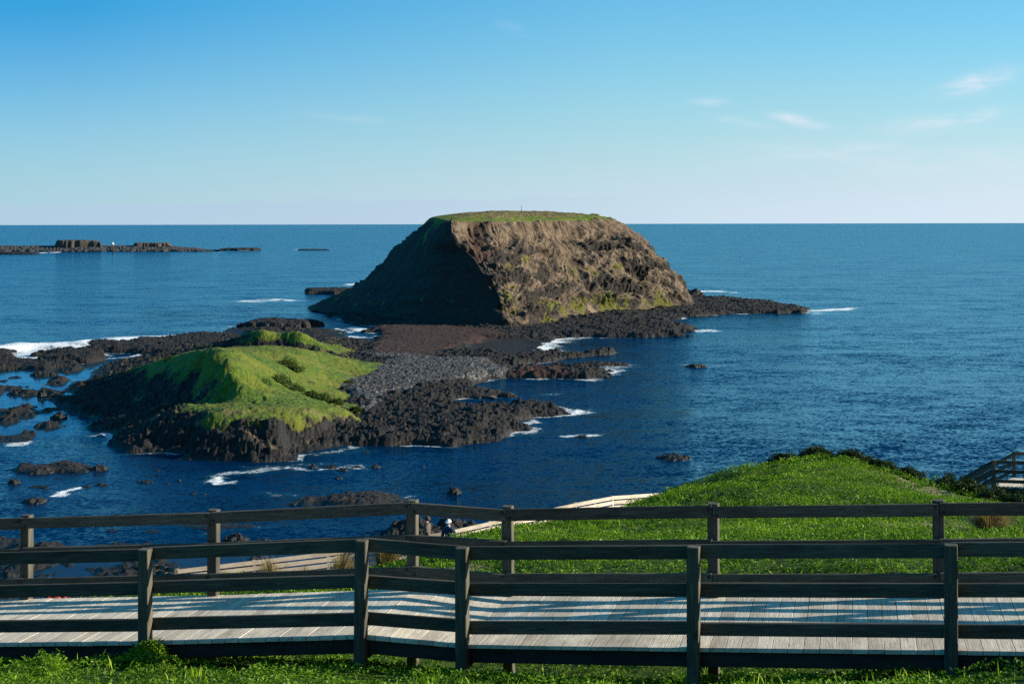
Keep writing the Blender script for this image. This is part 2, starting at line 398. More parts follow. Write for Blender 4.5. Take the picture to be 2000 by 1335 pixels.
def wood_mat(name, lo, mid, hi, stain=.5):
    m = MT(name); tc = m.n('ShaderNodeTexCoord'); mp = m.n('ShaderNodeMapping'); mp.inputs['Scale'].default_value = (1.3, 26, 1); m.l(tc.outputs['UV'], mp.inputs[0])
    mp2 = m.n('ShaderNodeMapping'); mp2.inputs['Scale'].default_value = (.9, 3.2, 1); m.l(tc.outputs['UV'], mp2.inputs[0])
    g = m.noise(mp.outputs[0], 2.0, 7, .65, 1.2); bl = m.noise(mp2.outputs[0], 1.7, 4, .6)
    c = m.ramp(g, [(.28, lo), (.5, mid), (.72, hi)])
    c = m.mix(m.math('MULTIPLY', m.ramp(bl, [(.45, (0,0,0)), (.68, (1,1,1))]), stain), c, tuple(x*.45 for x in lo))
    kn = m.vor(mp2.outputs[0], 1.35); k = m.ramp(kn.outputs['Distance'], [(.03, (1,1,1)), (.09, (0,0,0))])
    c = m.mix(m.math('MULTIPLY', k, .7), c, tuple(x*.3 for x in lo))
    c = m.mix(1.0, c, m.ramp(m.attr('tint').outputs['Fac'], [(0, (.76,.74,.71)), (.5, (1,1,1)), (1, (1.15,1.14,1.1))]), 'MULTIPLY')
    po = m.pos((1, 1, 1)); st_ = m.noise(po, 2.3, 6, .7); c = m.mix(m.math('MULTIPLY', m.ramp(st_, [(.5, (0,0,0)), (.72, (1,1,1))]), .45), c, tuple(x*.42 for x in mid))
    b = m.bump(g, .45, .01)
    return m.set(c, .85, b, .25)
M_wood = wood_mat('weathered_rail_timber', (.036,.034,.027), (.085,.08,.063), (.165,.155,.12))
M_deck = wood_mat('sun_bleached_deck_board', (.36,.31,.24), (.65,.58,.47), (.78,.70,.585), .35)
M_pale = wood_mat('pale_new_timber', (.30,.26,.21), (.43,.385,.32), (.52,.475,.41), .5)
M_dark = wood_mat('dark_beam_timber', (.02,.019,.018), (.035,.033,.03), (.05,.048,.043))

# ------------------------------------------------------------------ the coast: rock platform, reef and green islet
def gpoly(pts, z=.3): return np.array([G(a, b, z) for a, b in pts])
PLAT = gpoly([(640,612),(1300,596),(1350,574),(1400,583),(1480,588),(1530,594),(1583,603),(1565,610),(1500,610),(1440,611),(1400,613),(1345,616),(1300,626),(1275,630),
  (1340,634),(1358,640),(1352,646),(1310,650),(1342,654),(1300,656),(1250,657),(1200,656),(1160,657),(1105,656),(1075,662),(1058,672),(1058,684),(1072,691),(1120,690),(1165,686),
  (1202,687),(1190,691),(1140,694),(1085,700),(1045,706),(1000,713),(985,722),(1003,719),(1060,715),(1110,716),(1160,716),(1190,724),(1185,733),(1160,740),(1100,737),(1060,736),(1015,735),
  (985,735),(955,742),(932,747),(924,755),(925,761),(960,763),(981,769),(981,775),(940,775),(887,776),(858,781),(890,788),(930,794),(950,791),(985,792),(1034,786),(1075,791),(1114,803),
  (1090,809),(1035,813),(1018,823),(1022,838),(985,850),(950,861),(900,863),(845,864),(768,864),(700,864),(668,866),(640,872),(600,881),(540,888),(500,886),(440,883),(400,882),(320,880),(255,880),
  (250,868),(222,864),(212,850),(190,840),(166,830),(200,822),(205,812),(150,808),(138,790),(118,783),(150,765),(195,738),(230,720),(300,700),(360,690),(470,672),(480,650),(520,644),(580,650),(640,672),(680,688),(735,668),
  (742,655),(725,645),(735,636),(690,632)])
REEFS = [(gpoly(p), h) for p, h in [
  ([(150,690),(172,668),(232,671),(300,662),(360,656),(410,652),(460,655),(480,668),(470,682),(420,690),(370,690),(340,696),(300,690),(250,688),(200,686)], 1.2),
  ([(74,690),(120,686),(200,690),(202,704),(150,708),(80,706)], 1.2),
  ([(-90,686),(0,684),(42,689),(40,697),(-20,702),(-90,702)], 1.1),
  ([(-90,704),(0,702),(60,702),(120,704),(160,712),(90,720),(0,720),(-90,724)], .55),
  ([(597,561),(640,557),(690,556),(700,566),(660,573),(600,573)], 1.6)]]
FIELD = gpoly([(-90,716),(60,714),(200,706),(330,700),(300,716),(235,735),(195,755),(150,785),(130,800),(170,835),(120,850),(40,858),(-90,862)])
NEAR = gpoly([(-260,1044),(0,1046),(60,1050),(110,1056),(190,1060),(260,1060),(330,1064),(390,1068),(440,1058),(500,1068),(560,1068),(640,1078),(760,1092),(900,1102),(1100,1120),(1300,1180),(900,1400),(-300,1400)])
EAST = gpoly([(1058,672),(1058,684),(1120,690),(1085,700),(985,722),(900,745)])
# islet: (px, py, z, grass, mossy/dry)
def hp(px, py, z, g=1.0, d=0.0): q = G(px, py, z); return (q[0], q[1], z, g, d)
IS = [hp(382,698,8.8), hp(410,697,9.2), hp(440,707,9.2,1,.3), hp(450,730,8.2,1,.6), hp(463,755,6.6,1,.6), hp(470,772,4.6,1,.2), hp(330,706,6.8), hp(292,713,4.9,.7), hp(250,725,3.2,.45), hp(205,738,2.0,.3),
  hp(500,684,7.4), hp(470,690,8.6,1,.1), hp(560,690,6.9), hp(600,684,6.0), hp(640,690,4.6), hp(540,705,6.3,1,.5), hp(575,712,5.6,.8,.6), hp(590,735,4.2,.9,.2), hp(640,712,3.6), hp(690,706,2.6), hp(750,712,1.5,.9), hp(700,735,1.7,.9), hp(640,742,2.4),
  hp(600,760,3.2), hp(625,752,2.2), hp(680,790,1.9,.9), hp(660,770,2.0), hp(600,772,3.2), hp(560,760,4.0,.9,.2), hp(520,738,6.2,1,.6), hp(490,725,7.7,1,.6), hp(510,752,5.2,.6,1.), hp(500,770,4.8), hp(530,790,4.5), hp(450,797,4.6), hp(600,795,4.0), hp(640,800,3.4,.7,.5),
  hp(380,796,4.6,.7), hp(420,808,4.6,.62,.2), hp(500,812,4.3,.66,.3), hp(560,808,4.3,.6,.6), hp(620,806,3.8,.5,.8), hp(680,806,2.6,.5), hp(360,790,4.6,.6), hp(330,800,4.2,.1), hp(300,815,3.4,0), hp(290,835,2.4,0), hp(270,850,1.6,0),
  # dark western cliff, rows of world points running down from the crest
  *[(x_, y_, z_, g_, 0.) for y_, row in ((258, [(-66,4.3,0.6),(-70,2.8,0.3),(-76,1.2,0)]), (250, [(-63,5.0,0.8),(-66,2.6,0.2),(-71,0.9,0)]), (241, [(-58.5,6.6,1),(-61,3.8,0.3),(-65,2.0,0.1),(-70,0.8,0)]), (235, [(-55,7.8,1),(-57.5,4.6,0.3),(-61,2.6,0.15),(-66,1.1,0)]), (228, [(-50.8,8.8,1),(-52.8,5.6,0.3),(-56.5,3.2,0.2),(-61,1.4,0),(-66,0.5,0)]), (224, [(-47.6,9.2,1),(-49.3,6,0.3),(-53,3.6,0.2),(-58,1.8,0),(-64,0.6,0)]), (217, [(-43.8,9.2,1),(-45.6,5.6,0.3),(-49,3.4,0.3),(-54,2,0.1),(-60,0.5,0)]), (210, [(-41.8,8.4,1),(-43.4,4.8,0.35),(-46,3.2,0.5),(-51,2.2,0.2),(-56,0.9,0)]), (205, [(-40,6.6,1),(-41.5,4.2,0.6),(-45,3.2,0.8),(-50,2.2,0.3)]), (302, [(-58,3.0,.2),(-52,3.0,.1),(-47,3.0,.1),(-42,2.8,.1)]), (306.5, [(-55,3.3,.1),(-49,3.3,.1),(-44,3.0,.1)])) for x_, z_, g_ in row],
  # seaward foot of the front cliff
  hp(400,868,1.2,0), hp(440,850,2.6,.1), hp(500,868,1.4,0), hp(500,848,2.8,.1), hp(560,866,1.2,0), hp(560,840,2.6,.1), hp(620,852,1.3,0), hp(640,832,2.0,.1), hp(690,830,1.3,0), hp(340,862,1.2,0), hp(350,838,2.6,0), hp(420,832,3.8,.25), hp(470,830,4.0,.3), hp(540,826,3.9,.35), hp(600,822,3.2,.3), hp(720,810,1.0,0), hp(320,868,.8,0), hp(700,770,1.3,.1), hp(730,745,1.3,.1), hp(770,718,1.2,.1),
  # knolls behind
  hp(480,655,5.6,.3), hp(495,644,6.6,.9), hp(512,648,6.6,.9), hp(525,660,3.9,.3), hp(480,668,2.6,.1), hp(540,652,5.9,.7), hp(565,648,6.5,1), hp(590,654,6.0,1), hp(620,668,4.4,1), hp(640,680,2.6,.9), hp(670,690,1.8,.9), hp(420,672,2.6,.3), hp(460,670,3.0,.4), hp(440,682,3.0,.3), hp(690,697,1.3,.2), hp(630,660,1.2,.1), hp(560,641,1.0,0), hp(490,637,.6,0)]
for (a, b) in [(100,790),(150,745),(230,700),(330,678),(420,655),(470,640),(540,634),(640,640),(720,660),(780,700),(790,730),(760,770),(740,800),(740,840),(680,870),(600,892),(500,896),(400,892),(300,888),(220,870),(160,835),(120,810),(820,690),(800,820),(350,660),(100,720)]:
    IS.append(hp(a, b, -.4, 0))
IS = np.array(IS)
ISB = gpoly([(100,790),(150,745),(230,700),(330,678),(420,655),(470,632),(540,626),(640,636),(720,656),(790,700),(800,730),(770,770),(750,800),(750,840),(680,870),(600,892),(500,896),(400,892),(300,888),(220,870),(160,835),(120,810)])
rbf_is = RBF(IS[:, :2], IS[:, 2:5], 40.0, .0003)
PEB = gpoly([(655,742),(690,745),(720,735),(757,706),(690,694),(760,697),(850,702),(960,706),(1000,716),(985,735),(930,744),(890,745),(850,752),(800,768),(745,782),(735,795),(720,812),(690,806),(694,786),(664,764),(642,754)], .8)
REDP = gpoly([(752,662),(735,642),(790,634),(860,640),(985,650),(1000,660),(960,668),(900,676),(880,690),(860,700),(770,700),(740,690)], .5)
REDI = gpoly([(995,714),(1060,713),(1100,717),(1110,737),(1060,739),(1010,736)], .5)
MUD = gpoly([(940,660),(1060,664),(1058,690),(1000,700),(880,690)], .3)
FAR_S = np.concatenate([np.linspace(-1130, -60, 120), np.linspace(-58, 1720, 1120), np.linspace(1730, 2200, 30)])
def coast_height(x, y):
    wx = x+fbm2(x/9, y/9, 4, 3)*3.2; wy = y+fbm2(x/9+50, y/9, 4, 4)*4.2
    s = sdf(wx, wy, PLAT); h = np.where(s > 0, 1.15*(1-np.exp(-s/2.2))+.1, s*.45-.05)
    big = boulders(x, y, 3.6, 11)*.9+boulders(x, y, 1.9, 13)*.35; mid = boulders(x, y, .95, 12)+fbm2(x/1.3, y/1.3, 3, 15)*.35
    fine = boulders(x, y, .5, 16); pe = sstep(-2, 3, sdf(wx, wy, PEB)); rd = np.maximum(sstep(-3, 3, sdf(wx, wy, REDP)), sstep(-1, 1.5, sdf(wx, wy, REDI)))
    mud = sstep(-2, 3, sdf(wx, wy, MUD)); flat = np.clip(np.maximum(np.maximum(pe*.95, sstep(-4, 3, sdf(wx, wy, REDP))*.75), mud*.97), 0, 1)
    lump = fbm2(x/13, y/13, 4, 21)
    onp = sstep(-1.5, 1.5, s)
    h = h+onp*(1-flat)*(big*.85+mid*.6+fine*.3-.2+lump*.7)+onp*pe*(.5+boulders(x, y, 1.0, 14)*.45+lump*.15)+onp*flat*(mid*.12)+mud*onp*(-.85)
    # reef ledges
    for pl, hh in REEFS:
        r = sdf(wx, wy, pl); hr = np.where(r > 0, hh*.8*(1-np.exp(-r/1.2))+.1+big*.6+mid*.45+fine*.25+lump*.4, r*.5-.05); h = np.maximum(h, hr)
    f = sdf(x, y, FIELD); n = fbm2(x/7.5, y/13, 5, 31, .55)
    hf = np.where(f > -4, (n-.16)*1.5+sstep(.05, .5, n)*(big*.9+mid*.35)-.10, -1.0); hf = np.minimum(hf, .12*(f+4)+(-.4)); h = np.maximum(h, np.minimum(hf, 1.7))
    nr = sdf(wx, wy, NEAR); n2 = fbm2(x/5, y/9, 5, 41, .55); edge = np.exp(-((nr-2)/3.0)**2)
    hn = np.where(nr > 0, .45*edge*sstep(-30, -38, x)+(n2-.08)*.8+sstep(-.1, .4, n2)*(mid*.45), nr*.5-.1); h = np.maximum(h, hn)
    # islet
    box = (y > 176) & (y < 420) & (x > -100) & (x < -2); q = np.zeros(x.shape+(3,)); q[..., 0] = -9; q[box] = rbf_is(x[box], y[box])
    far = np.minimum(sdf(x, y, ISB)*1.0, 30); hi = np.minimum(q[..., 0], np.where(box, far+1, -9)); g = q[..., 1]; dry = q[..., 2]
    near_is = (hi > -.3)
    g = g+fbm2(x/5, y/5, 5, 51, .62)*.36
    rocky = 1-sstep(.38, .58, g)
    hi2 = hi+rocky*(big*1.0+mid*.7+fine*.45-.6+lump*.4)*sstep(-.3, 1.0, hi)+(1-rocky)*(fbm2(x/7, y/7, 4, 61)*.35+fbm2(x/1.6, y/1.6, 4, 62)*.13+np.clip(boulders(x, y, 1.3, 63)-.15, 0, 1)*.28)
    isl = near_is & (hi2 > h-.05)
    h = np.where(isl, np.maximum(hi2, h), h)
    return h, dict(pe=pe*onp, rd=rd*onp, mud=mud*onp, g=np.where(isl, g, 0), dry=np.where(isl, dry, 0), isl=isl, rocky=rocky, onp=onp)
cy = np.exp(np.linspace(math.log(104), math.log(640), 840))
sx_ = (FAR_S-1000)/F
XX = sx_[None, :]*cy[:, None]; YY = np.repeat(cy[:, None], len(sx_), 1)
HH, A = coast_height(XX, YY)
algae = sstep(.25, .6, fbm2(XX/6, YY/11, 4, 71))*sstep(.6, .1, HH)*(A['onp'] < .5)
mask = np.stack([A['g'], A['pe'], A['rd']], -1)
pt = fbm2(XX/3.2, YY/4.5, 4, 84); pt2 = fbm2(XX/8, YY/10, 3, 85)
tone = np.stack([np.clip(sstep(.55, 1, A['dry'])*.55*A['isl']+A['isl']*sstep(.34, .55, pt+A['dry']*.2)*.6, 0, 1), np.maximum(algae*.62, np.where(A['isl'], (1-abs(A['g']-.42)*4).clip(0, 1)*.55+A['dry']*.32, 0)), np.where(A['isl'], np.maximum(sstep(.3, 1, A['dry'])*.55*sstep(-.2, .4, fbm2(XX/3.5, YY/3.5, 3, 81)), sstep(.2, .55, pt2+pt*.6)*.46), 0)], -1)
VV = np.stack([XX, YY, HH], -1).reshape(-1, 3); FF = gridf(*HH.shape)
vis = HH.ravel() > -.5
isl_v = A['isl'].ravel(); fi = isl_v[FF].sum(1) >= 2
for nm, sel in (('rocky_shore', ~fi), ('green_islet', fi)):
    V2, F2, at = keep_faces(VV, FF[sel], vis, {'mask': mask.reshape(-1, 3), 'tone': tone.reshape(-1, 3)})
    o = mesh(nm, V2, F2, M_shore, at)
    if nm == 'rocky_shore': tag(o, 'black lava rock platform with grey pebble beach around the islet', kind='structure')
    else: tag(o, 'low grassy islet with dark shadowed cliff, in front of the large rock island', 'islet')

# ------------------------------------------------------------------ the great rock island
def periodic(pts, n):
    "closed smooth curve through pts (k, dims) sampled n times per station spacing weights"
    p = np.asarray(pts, float); k = len(p); out = []
    for i in range(k):
        p0, p1, p2, p3 = p[i-1], p[i], p[(i+1) % k], p[(i+2) % k]; m = n[i]
        t = np.linspace(0, 1, m, endpoint=False)[:, None]; ten = .42
        m1 = (p2-p0)*ten; m2 = (p3-p1)*ten
        out.append((2*t**3-3*t**2+1)*p1+(t**3-2*t**2+t)*m1+(-2*t**3+3*t**2)*p2+(t**3-t**2)*m2)
    return np.concatenate(out)
# stations: foot, 9 m, 20 m, 25.5 m, rim   (x, y, z)
ST = [
 [(-2.5,396,.2),(-3.8,406,9),(-10.2,414.5,20),(-17.2,421.5,25.5),(-18.2,431,30.8)],
 [(11,410,.6),(5.5,418,9),(-1.0,427,20),(-4.5,433,25.5),(-6,441,30.6)],
 [(21,446,.8),(15.5,449,9),(9.0,452,20),(6.5,455,25.5),(4,460,30.9)],
 [(39,473,.9),(33.5,474,9),(26.0,477,20),(22.0,479,25.5),(18,481,31.3)],
 [(55,491,1),(49.5,491,9),(41.5,492,20),(35,493,25.5),(26.5,495,31.8)],
 [(64.5,504,1),(59,505,9),(49.5,506,20),(42,506,25.5),(31.5,506,32.2)],
 [(60,540,.5),(56,537,9),(48,532,20),(42,528,25.5),(34,524,32.5)],
 [(25,575,.2),(24,563,9),(22,550,20),(21,544,25.5),(18,536,33)],
 [(-20,582,.2),(-19,568,9),(-16,553,20),(-14,546,25.5),(-11,537,33)],
 [(-60,552,.2),(-50,546,9),(-40,536,20),(-34,530,25.5),(-25,518,33)],
 [(-72.5,503,.3),(-52.5,490,9),(-41,488,20),(-35,484,25.5),(-26,475,32.4)],
 [(-47,450,.2),(-41,453,9),(-33,457,20),(-30,459,25.5),(-25.5,463,32)],
 [(-27,414,.2),(-25,421,9),(-24,430,20),(-24.5,434,25.5),(-22.5,443,31.5)],
]
NS = [150, 200, 160, 120, 70, 60, 40, 40, 40, 50, 110, 110, 110]
lev = [periodic([s[i] for s in ST], NS) for i in range(5)]
zl = np.array([-.06, .29, .64, .82, 1.0])
tv = np.linspace(-.06, 1, 190); rows = []
L = np.stack(lev)
for t in tv:
    i = min(max(int(np.searchsorted(zl, t, 'right')-1), 0), 3); a = (t-zl[i])/(zl[i+1]-zl[i])
    d = lambda k: (L[min(k+1, 4)]-L[max(k-1, 0)])/(zl[min(k+1, 4)]-zl[max(k-1, 0)])*(zl[i+1]-zl[i])
    rows.append((2*a**3-3*a**2+1)*L[i]+(a**3-2*a**2+a)*d(i)*.8+(-2*a**3+3*a**2)*L[i+1]+(a**3-a**2)*d(i+1)*.8)
SI = np.stack(rows)                      # (rows, around, 3)
ctr = np.array([3., 490., 34.4])
du = np.roll(SI, -1, 1)-np.roll(SI, 1, 1); dv = np.gradient(SI, axis=0)
N = np.cross(du, dv); N /= np.linalg.norm(N, axis=-1, keepdims=True)+1e-9
if (N[95, 300]*(SI[95, 300]-ctr)).sum() < 0: N = -N
x, y, z = SI[..., 0], SI[..., 1], SI[..., 2]
hgt = z/31.5
uu = np.arange(SI.shape[1])[None, :]*np.ones(SI.shape[0])[:, None]
arc = np.concatenate([[0], np.cumsum(np.linalg.norm(np.diff(L[2], axis=0), axis=1))])[None, :]*np.ones(SI.shape[0])[:, None]
warp = fbm3(x/16, y/16, z/16, 4, 5)
# hard layers stand out as vertical columns between softer sloping ones
zz = z+warp*4.6+fbm3(x/5, y/5, z/5, 3, 6)*1.5+(x-5)*.035
def band(c, w): return np.exp(-((zz-c)/w)**2)
on = sstep(-.25, .25, fbm3(x/22, y/22, z/30, 3, 8)+.12)
ledge = band(17.5, 2.3)*on+band(10.0, 1.7)*(1-.35*on)+band(4.2, 1.3)*.9+band(21.5, 1.2)*(1-on)*.6
f1, f2, cr = worley3(x/2.1, y/2.1, z/5.5, 15); cols = np.clip((f2-f1)*1.7, 0, 1)
g1, g2, gr = worley3(x/1.0, y/1.0, z/1.3, 16)
gul = fbm2((arc+z*.55)/4.2, z/26, 4, 25, .55)          # gullies that run down and across the face
gul2 = fbm2((arc+z*.8)/1.5, z/16, 3, 26, .55)
low = 1-sstep(.62, .9, hgt+warp*.1)
wz = 1-.75*np.concatenate([np.zeros(sum(NS[:10])-30), np.linspace(0, 1, 30), np.ones(sum(NS[10:])-12), np.linspace(1, 0, 12)])[None, :]
thin = np.sin((zz*1.0+warp*2)*3.3)*.5+np.sin(zz*7.1+warp*5)*.25
tz = (zz-1.5+fbm2(arc/30, z/40, 3, 28)*3.0)/6.6; fr = tz-np.floor(tz); tamp = np.clip(.95+fbm3(x/17, y/17, np.floor(tz)*3.7, 3, 29)*1.5, .1, 2.2)*(1-sstep(.74, .92, hgt))
terr = np.where(fr < .5, fr/.5, 1-(fr-.5)/.5)-.5; steep = sstep(.02, .12, fr)*sstep(.56, .46, fr)*np.clip(tamp*.9-.22, 0, 1)
disp = terr*1.5*tamp+ledge*.6*(.45+.8*cols)+thin*.30*(1-sstep(.7, .95, hgt))+low*((cols-.5)*(steep*1.0+.10)+np.clip((g2-g1)*1.5, 0, 1)*.38*gr)+gul*(1.2-.5*low)+gul2*.30*(1.15-low*.5)+fbm3(x/10, y/10, z/10, 5, 9)*2.6
# slump scar near the top of the prow
scar = np.exp(-((arc-arc[0, 60])/7.0)**2)*sstep(.5, .72, hgt)*sstep(1.02, .93, hgt)
disp = disp-scar*.8*(1+.4*gul)
disp = disp*wz*sstep(1.0, .965, tv)[:, None].clip(.12, 1)*sstep(-.06, .1, tv)[:, None].clip(.35, 1)
SIa = SI+N*disp[..., None]
# cap rings
rim = SIa[-1]; nr_ = 46; cap = []
for k in range(1, nr_+1):
    a = k/nr_; q = rim*(1-a)+ctr*a
    zc = rim[:, 2]+(ctr[2]-rim[:, 2])*(1-(1-a)**2.0)
    q = np.c_[q[:, 0], q[:, 1], zc]
    q[:, 2] += (fbm2(q[:, 0]/2.2, q[:, 1]/2.2, 4, 33)*.38+fbm2(q[:, 0]/9, q[:, 1]/9, 2, 34)*.25)*min(1, a*5)*(1-a**6)
    cap.append(q)
cap[-1][:] = cap[-1].mean(0)
CA = np.stack(cap)
ALL = np.concatenate([SIa, CA]); nra, nca = ALL.shape[:2]
hall = np.concatenate([hgt, np.full(CA.shape[:2], 1.1)])
x, y, z = ALL[..., 0], ALL[..., 1], ALL[..., 2]
n0 = fbm3(x/7, y/7, z/5, 4, 91); n1 = fbm3(x/3, y/3, z/3, 4, 92); n2 = fbm3(x/12, y/12, z/12, 3, 93)
capm = (np.arange(nra) >= SIa.shape[0])[:, None]*np.ones(nca)
ledA = np.concatenate([np.clip(steep*.8+ledge*.1, 0, 1), np.zeros(CA.shape[:2])])
gulA = np.concatenate([gul, np.zeros(CA.shape[:2])]); g2A = np.concatenate([gul2, np.zeros(CA.shape[:2])])
rowi = np.arange(nra)[:, None]*np.ones(nca)
edge = sstep(.965, 1.0, hall+n1*.018+n0*.01)
west = np.concatenate([np.zeros(sum(NS[:10])-20), np.linspace(0, 1, 20), np.ones(sum(NS[10:]))])[None, :]   # shaded landward face: turf at the top, rock below darkened to paint its shade
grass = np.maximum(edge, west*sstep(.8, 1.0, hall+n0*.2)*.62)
tan = sstep(.22, .86, hall+n2*.34+gulA*.30+n1*.16)*(1-.75*np.clip(ledA, 0, 1))
thA = np.concatenate([thin, np.zeros(CA.shape[:2])])
tan = np.maximum(tan, .56*(1-np.clip(ledA*1.15, 0, 1))+n1*.22+n0*.1+thA*.12)*(1-.92*west)  # tan cut on the shaded face, so its shade is put into the rock colour
redd = np.zeros_like(tan); arcA = np.concatenate([arc, np.repeat(arc[-1:], CA.shape[0], 0)])
redd = np.exp(-((arcA-arc[0, 110]+(1-hall)*16)/6.5)**2)*sstep(.45, .75, hall)*.62
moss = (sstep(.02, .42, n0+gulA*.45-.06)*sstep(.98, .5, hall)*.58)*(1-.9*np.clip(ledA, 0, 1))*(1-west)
moss = np.maximum(moss, sstep(.34, .1, hall)*sstep(-.1, .3, n0+n2*.6)*.66*(np.arange(nca) < sum(NS[:5]))[None, :])
green2 = sstep(.55, .8, n1+n0*.4)*sstep(.45, .15, hall)*.7
grass = np.maximum(grass, green2)
dryc = capm*sstep(.06, .2, (rowi-SIa.shape[0])/nr_+n1*.08)*(.72+.35*n1+n0*.2)
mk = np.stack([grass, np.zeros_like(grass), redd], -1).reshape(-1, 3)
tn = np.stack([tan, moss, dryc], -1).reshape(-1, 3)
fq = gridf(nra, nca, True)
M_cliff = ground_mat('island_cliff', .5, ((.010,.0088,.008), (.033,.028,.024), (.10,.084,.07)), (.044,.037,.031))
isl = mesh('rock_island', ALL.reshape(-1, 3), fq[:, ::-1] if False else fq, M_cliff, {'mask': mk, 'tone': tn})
tag(isl, 'large steep rock island with flat grassy top and brown layered cliff', 'island')

# ------------------------------------------------------------------ rocks standing in the water
def sea_rock(px0, px1, pt, pb, seed, label, group='lone rocks in the water', flat=1.0, mat=None, lump=1.0, wide=None, name='sea_rock', z0=0.0):
    c = G((px0+px1)/2, pb, z0); Y = c[1]; wid = (px1-px0)/F*Y
    full = (pb-pt)/F*Y; depth = min(wid*.9, max(full*4.0, wid*.35)) if wide is None else wide
    h = max(full-depth*.5*(EYE/Y), full*.35, .12)
    cx, cyy = c[0], Y+depth*.5
    nx = int(min(170, max(26, (px1-px0)*.9))); ny = int(min(90, max(20, depth/wid*nx)))
    gx = np.linspace(-1.15, 1.15, nx)[None, :]*np.ones(ny)[:, None]; gy = np.linspace(-1.15, 1.15, ny)[:, None]*np.ones(nx)[None, :]
    X = gx*wid/2; Yy = gy*depth/2
    wsc = max(wid, depth)
    r = np.sqrt(gx**2+gy**2)+fbm2(X/wsc*3.2+seed, Yy/wsc*3.2, 4, seed)*.42
    prof = np.clip(1-r**(2.6 if flat > 1 else 1.9), -1, 1)
    prof = np.where(prof > 0, prof**(.35 if flat > 1 else .6), prof*1.2)
    bs = max(.45, min(2.2, wid*.16))
    rel = boulders(X+seed*7, Yy, bs, seed)*.7+boulders(X+seed*3, Yy, bs*.45, seed+1)*.35+fbm2(X/wsc*4, Yy/wsc*4, 4, seed+2)*.8
    Z = h*prof*(.62+.55*lump*rel*(.25 if flat > 1 else .8))
    V = np.stack([X, Yy, Z-.1], -1).reshape(-1, 3)
    o = mesh(name, V, gridf(ny, nx), mat or M_rock, loc=(cx, cyy, z0))
    o['pxw'] = 0; del o['pxw']
    return tag(o, label, 'rock', group)
ROCKS = [
 (462,612,612,643,'long flat-topped black rock awash beyond the green islet',1.6), (1338,1376,561,575,'dark rock just off the east end of the big island',1.0),
 (1340,1380,707,718,'small black rock with white wash east of the red reef',1.0), (1284,1350,883,899,'low black rock in open water left of the grassy hill',1.0),
 (872,899,946,966,'lone block-shaped rock in the water above the fence kink',1.0), (1118,1156,848,856,'tiny rock awash in a streak of foam beside the platform',1.0),
 (1122,1226,701,715,'thin dark reef rock north of the red reef',1.0), (575,800,957,992,'long black lava reef just above the fence, left of the kink',1.0),
 (740,860,1006,1056,'tall black rock behind the kinked fence post',.9), (838,935,1004,1048,'broad black rock behind the two walkers',.9), 
 (0,180,897,925,'long black rock at the left edge below the islet',1.0), (172,204,902,920,'blocky rock at the right end of the long black rock',1.0),
 (36,86,966,984,'jagged small rock low in the shallows on the left',1.0), (50,78,945,953,'flat pair of rocks in the shallows, western one',1.0), (74,94,945,954,'flat pair of rocks in the shallows, eastern one',1.0),
 (10,34,930,945,'small double-lobed rock at the left edge of the shallows',1.0), (180,206,940,949,'rounded rock at the east end of the foam line',1.0), (155,176,945,952,'flat rock in the middle of the foam line',1.0),
 (262,296,934,944,'low rock in the channel south of the islet',1.0), (298,312,914,920,'olive weedy rock in the channel south of the islet',1.0), (344,352,932,941,'round black pebble-like rock in the channel',1.0), (312,334,940,946,'thin flat rock in the channel beside the round one',1.0),
 (366,382,958,965,'small rock in the channel nearest the fence',1.0), (388,402,960,966,'twin small rock in the channel nearest the fence',1.0),
 (600,618,902,914,'western rock in the foamy chain below the islet',1.0), (632,656,905,915,'middle rock in the foamy chain below the islet',1.0), (654,682,910,920,'dark wide rock in the foamy chain below the islet',1.0), (684,706,906,914,'narrow rock in the foamy chain below the islet',1.0), (722,742,903,914,'eastern rock in the foamy chain below the islet',1.0),
 (650,668,925,935,'small rock south of the foamy chain',1.0), (820,830,906,912,'speck of rock in open water east of the foamy chain',1.0), (704,722,879,885,'tiny rock off the south point of the platform',1.0),
 (1255,1296,630,640,'cleft rock beside the ledge under the big cliff',1.0), (700,740,640,650,'dark rock at the mouth of the northern inlet',1.0), (668,690,662,672,'black rock in the northern inlet',1.0), (690,715,670,680,'low black rock near the beach of the northern inlet',1.0),
 (430,480,1036,1060,'upright black rock at the water edge behind the fence',1.0), (492,530,1046,1062,'low black rock at the water edge behind the fence',1.0), (535,570,1048,1064,'small black rock at the water edge behind the fence',1.0),
 (330,500,1018,1033,'dark reef half hidden by the top rail of the fence',1.0), (200,228,1030,1038,'small rock behind the top rail on the left',1.0), (270,310,1032,1041,'flat rock behind the top rail on the left',1.0),
 (880,985,759,778,'low lava spit reaching into the bay',1.3),
 (1100,1112,640,648,'small rock at the foot of the big cliff',1.0),
 (55,85,722,735,'weathered stump of rock on the pooled reef',1.0),(70,88,755,775,'pillar-like rock standing on the pooled reef',1.0),(95,124,800,818,'boulder pile at the edge of the pooled reef',1.0),
]
for i, (a, b, c_, d, lab, fl) in enumerate(ROCKS):
    sea_rock(a, b, c_, d, 100+i*3, lab, flat=fl)

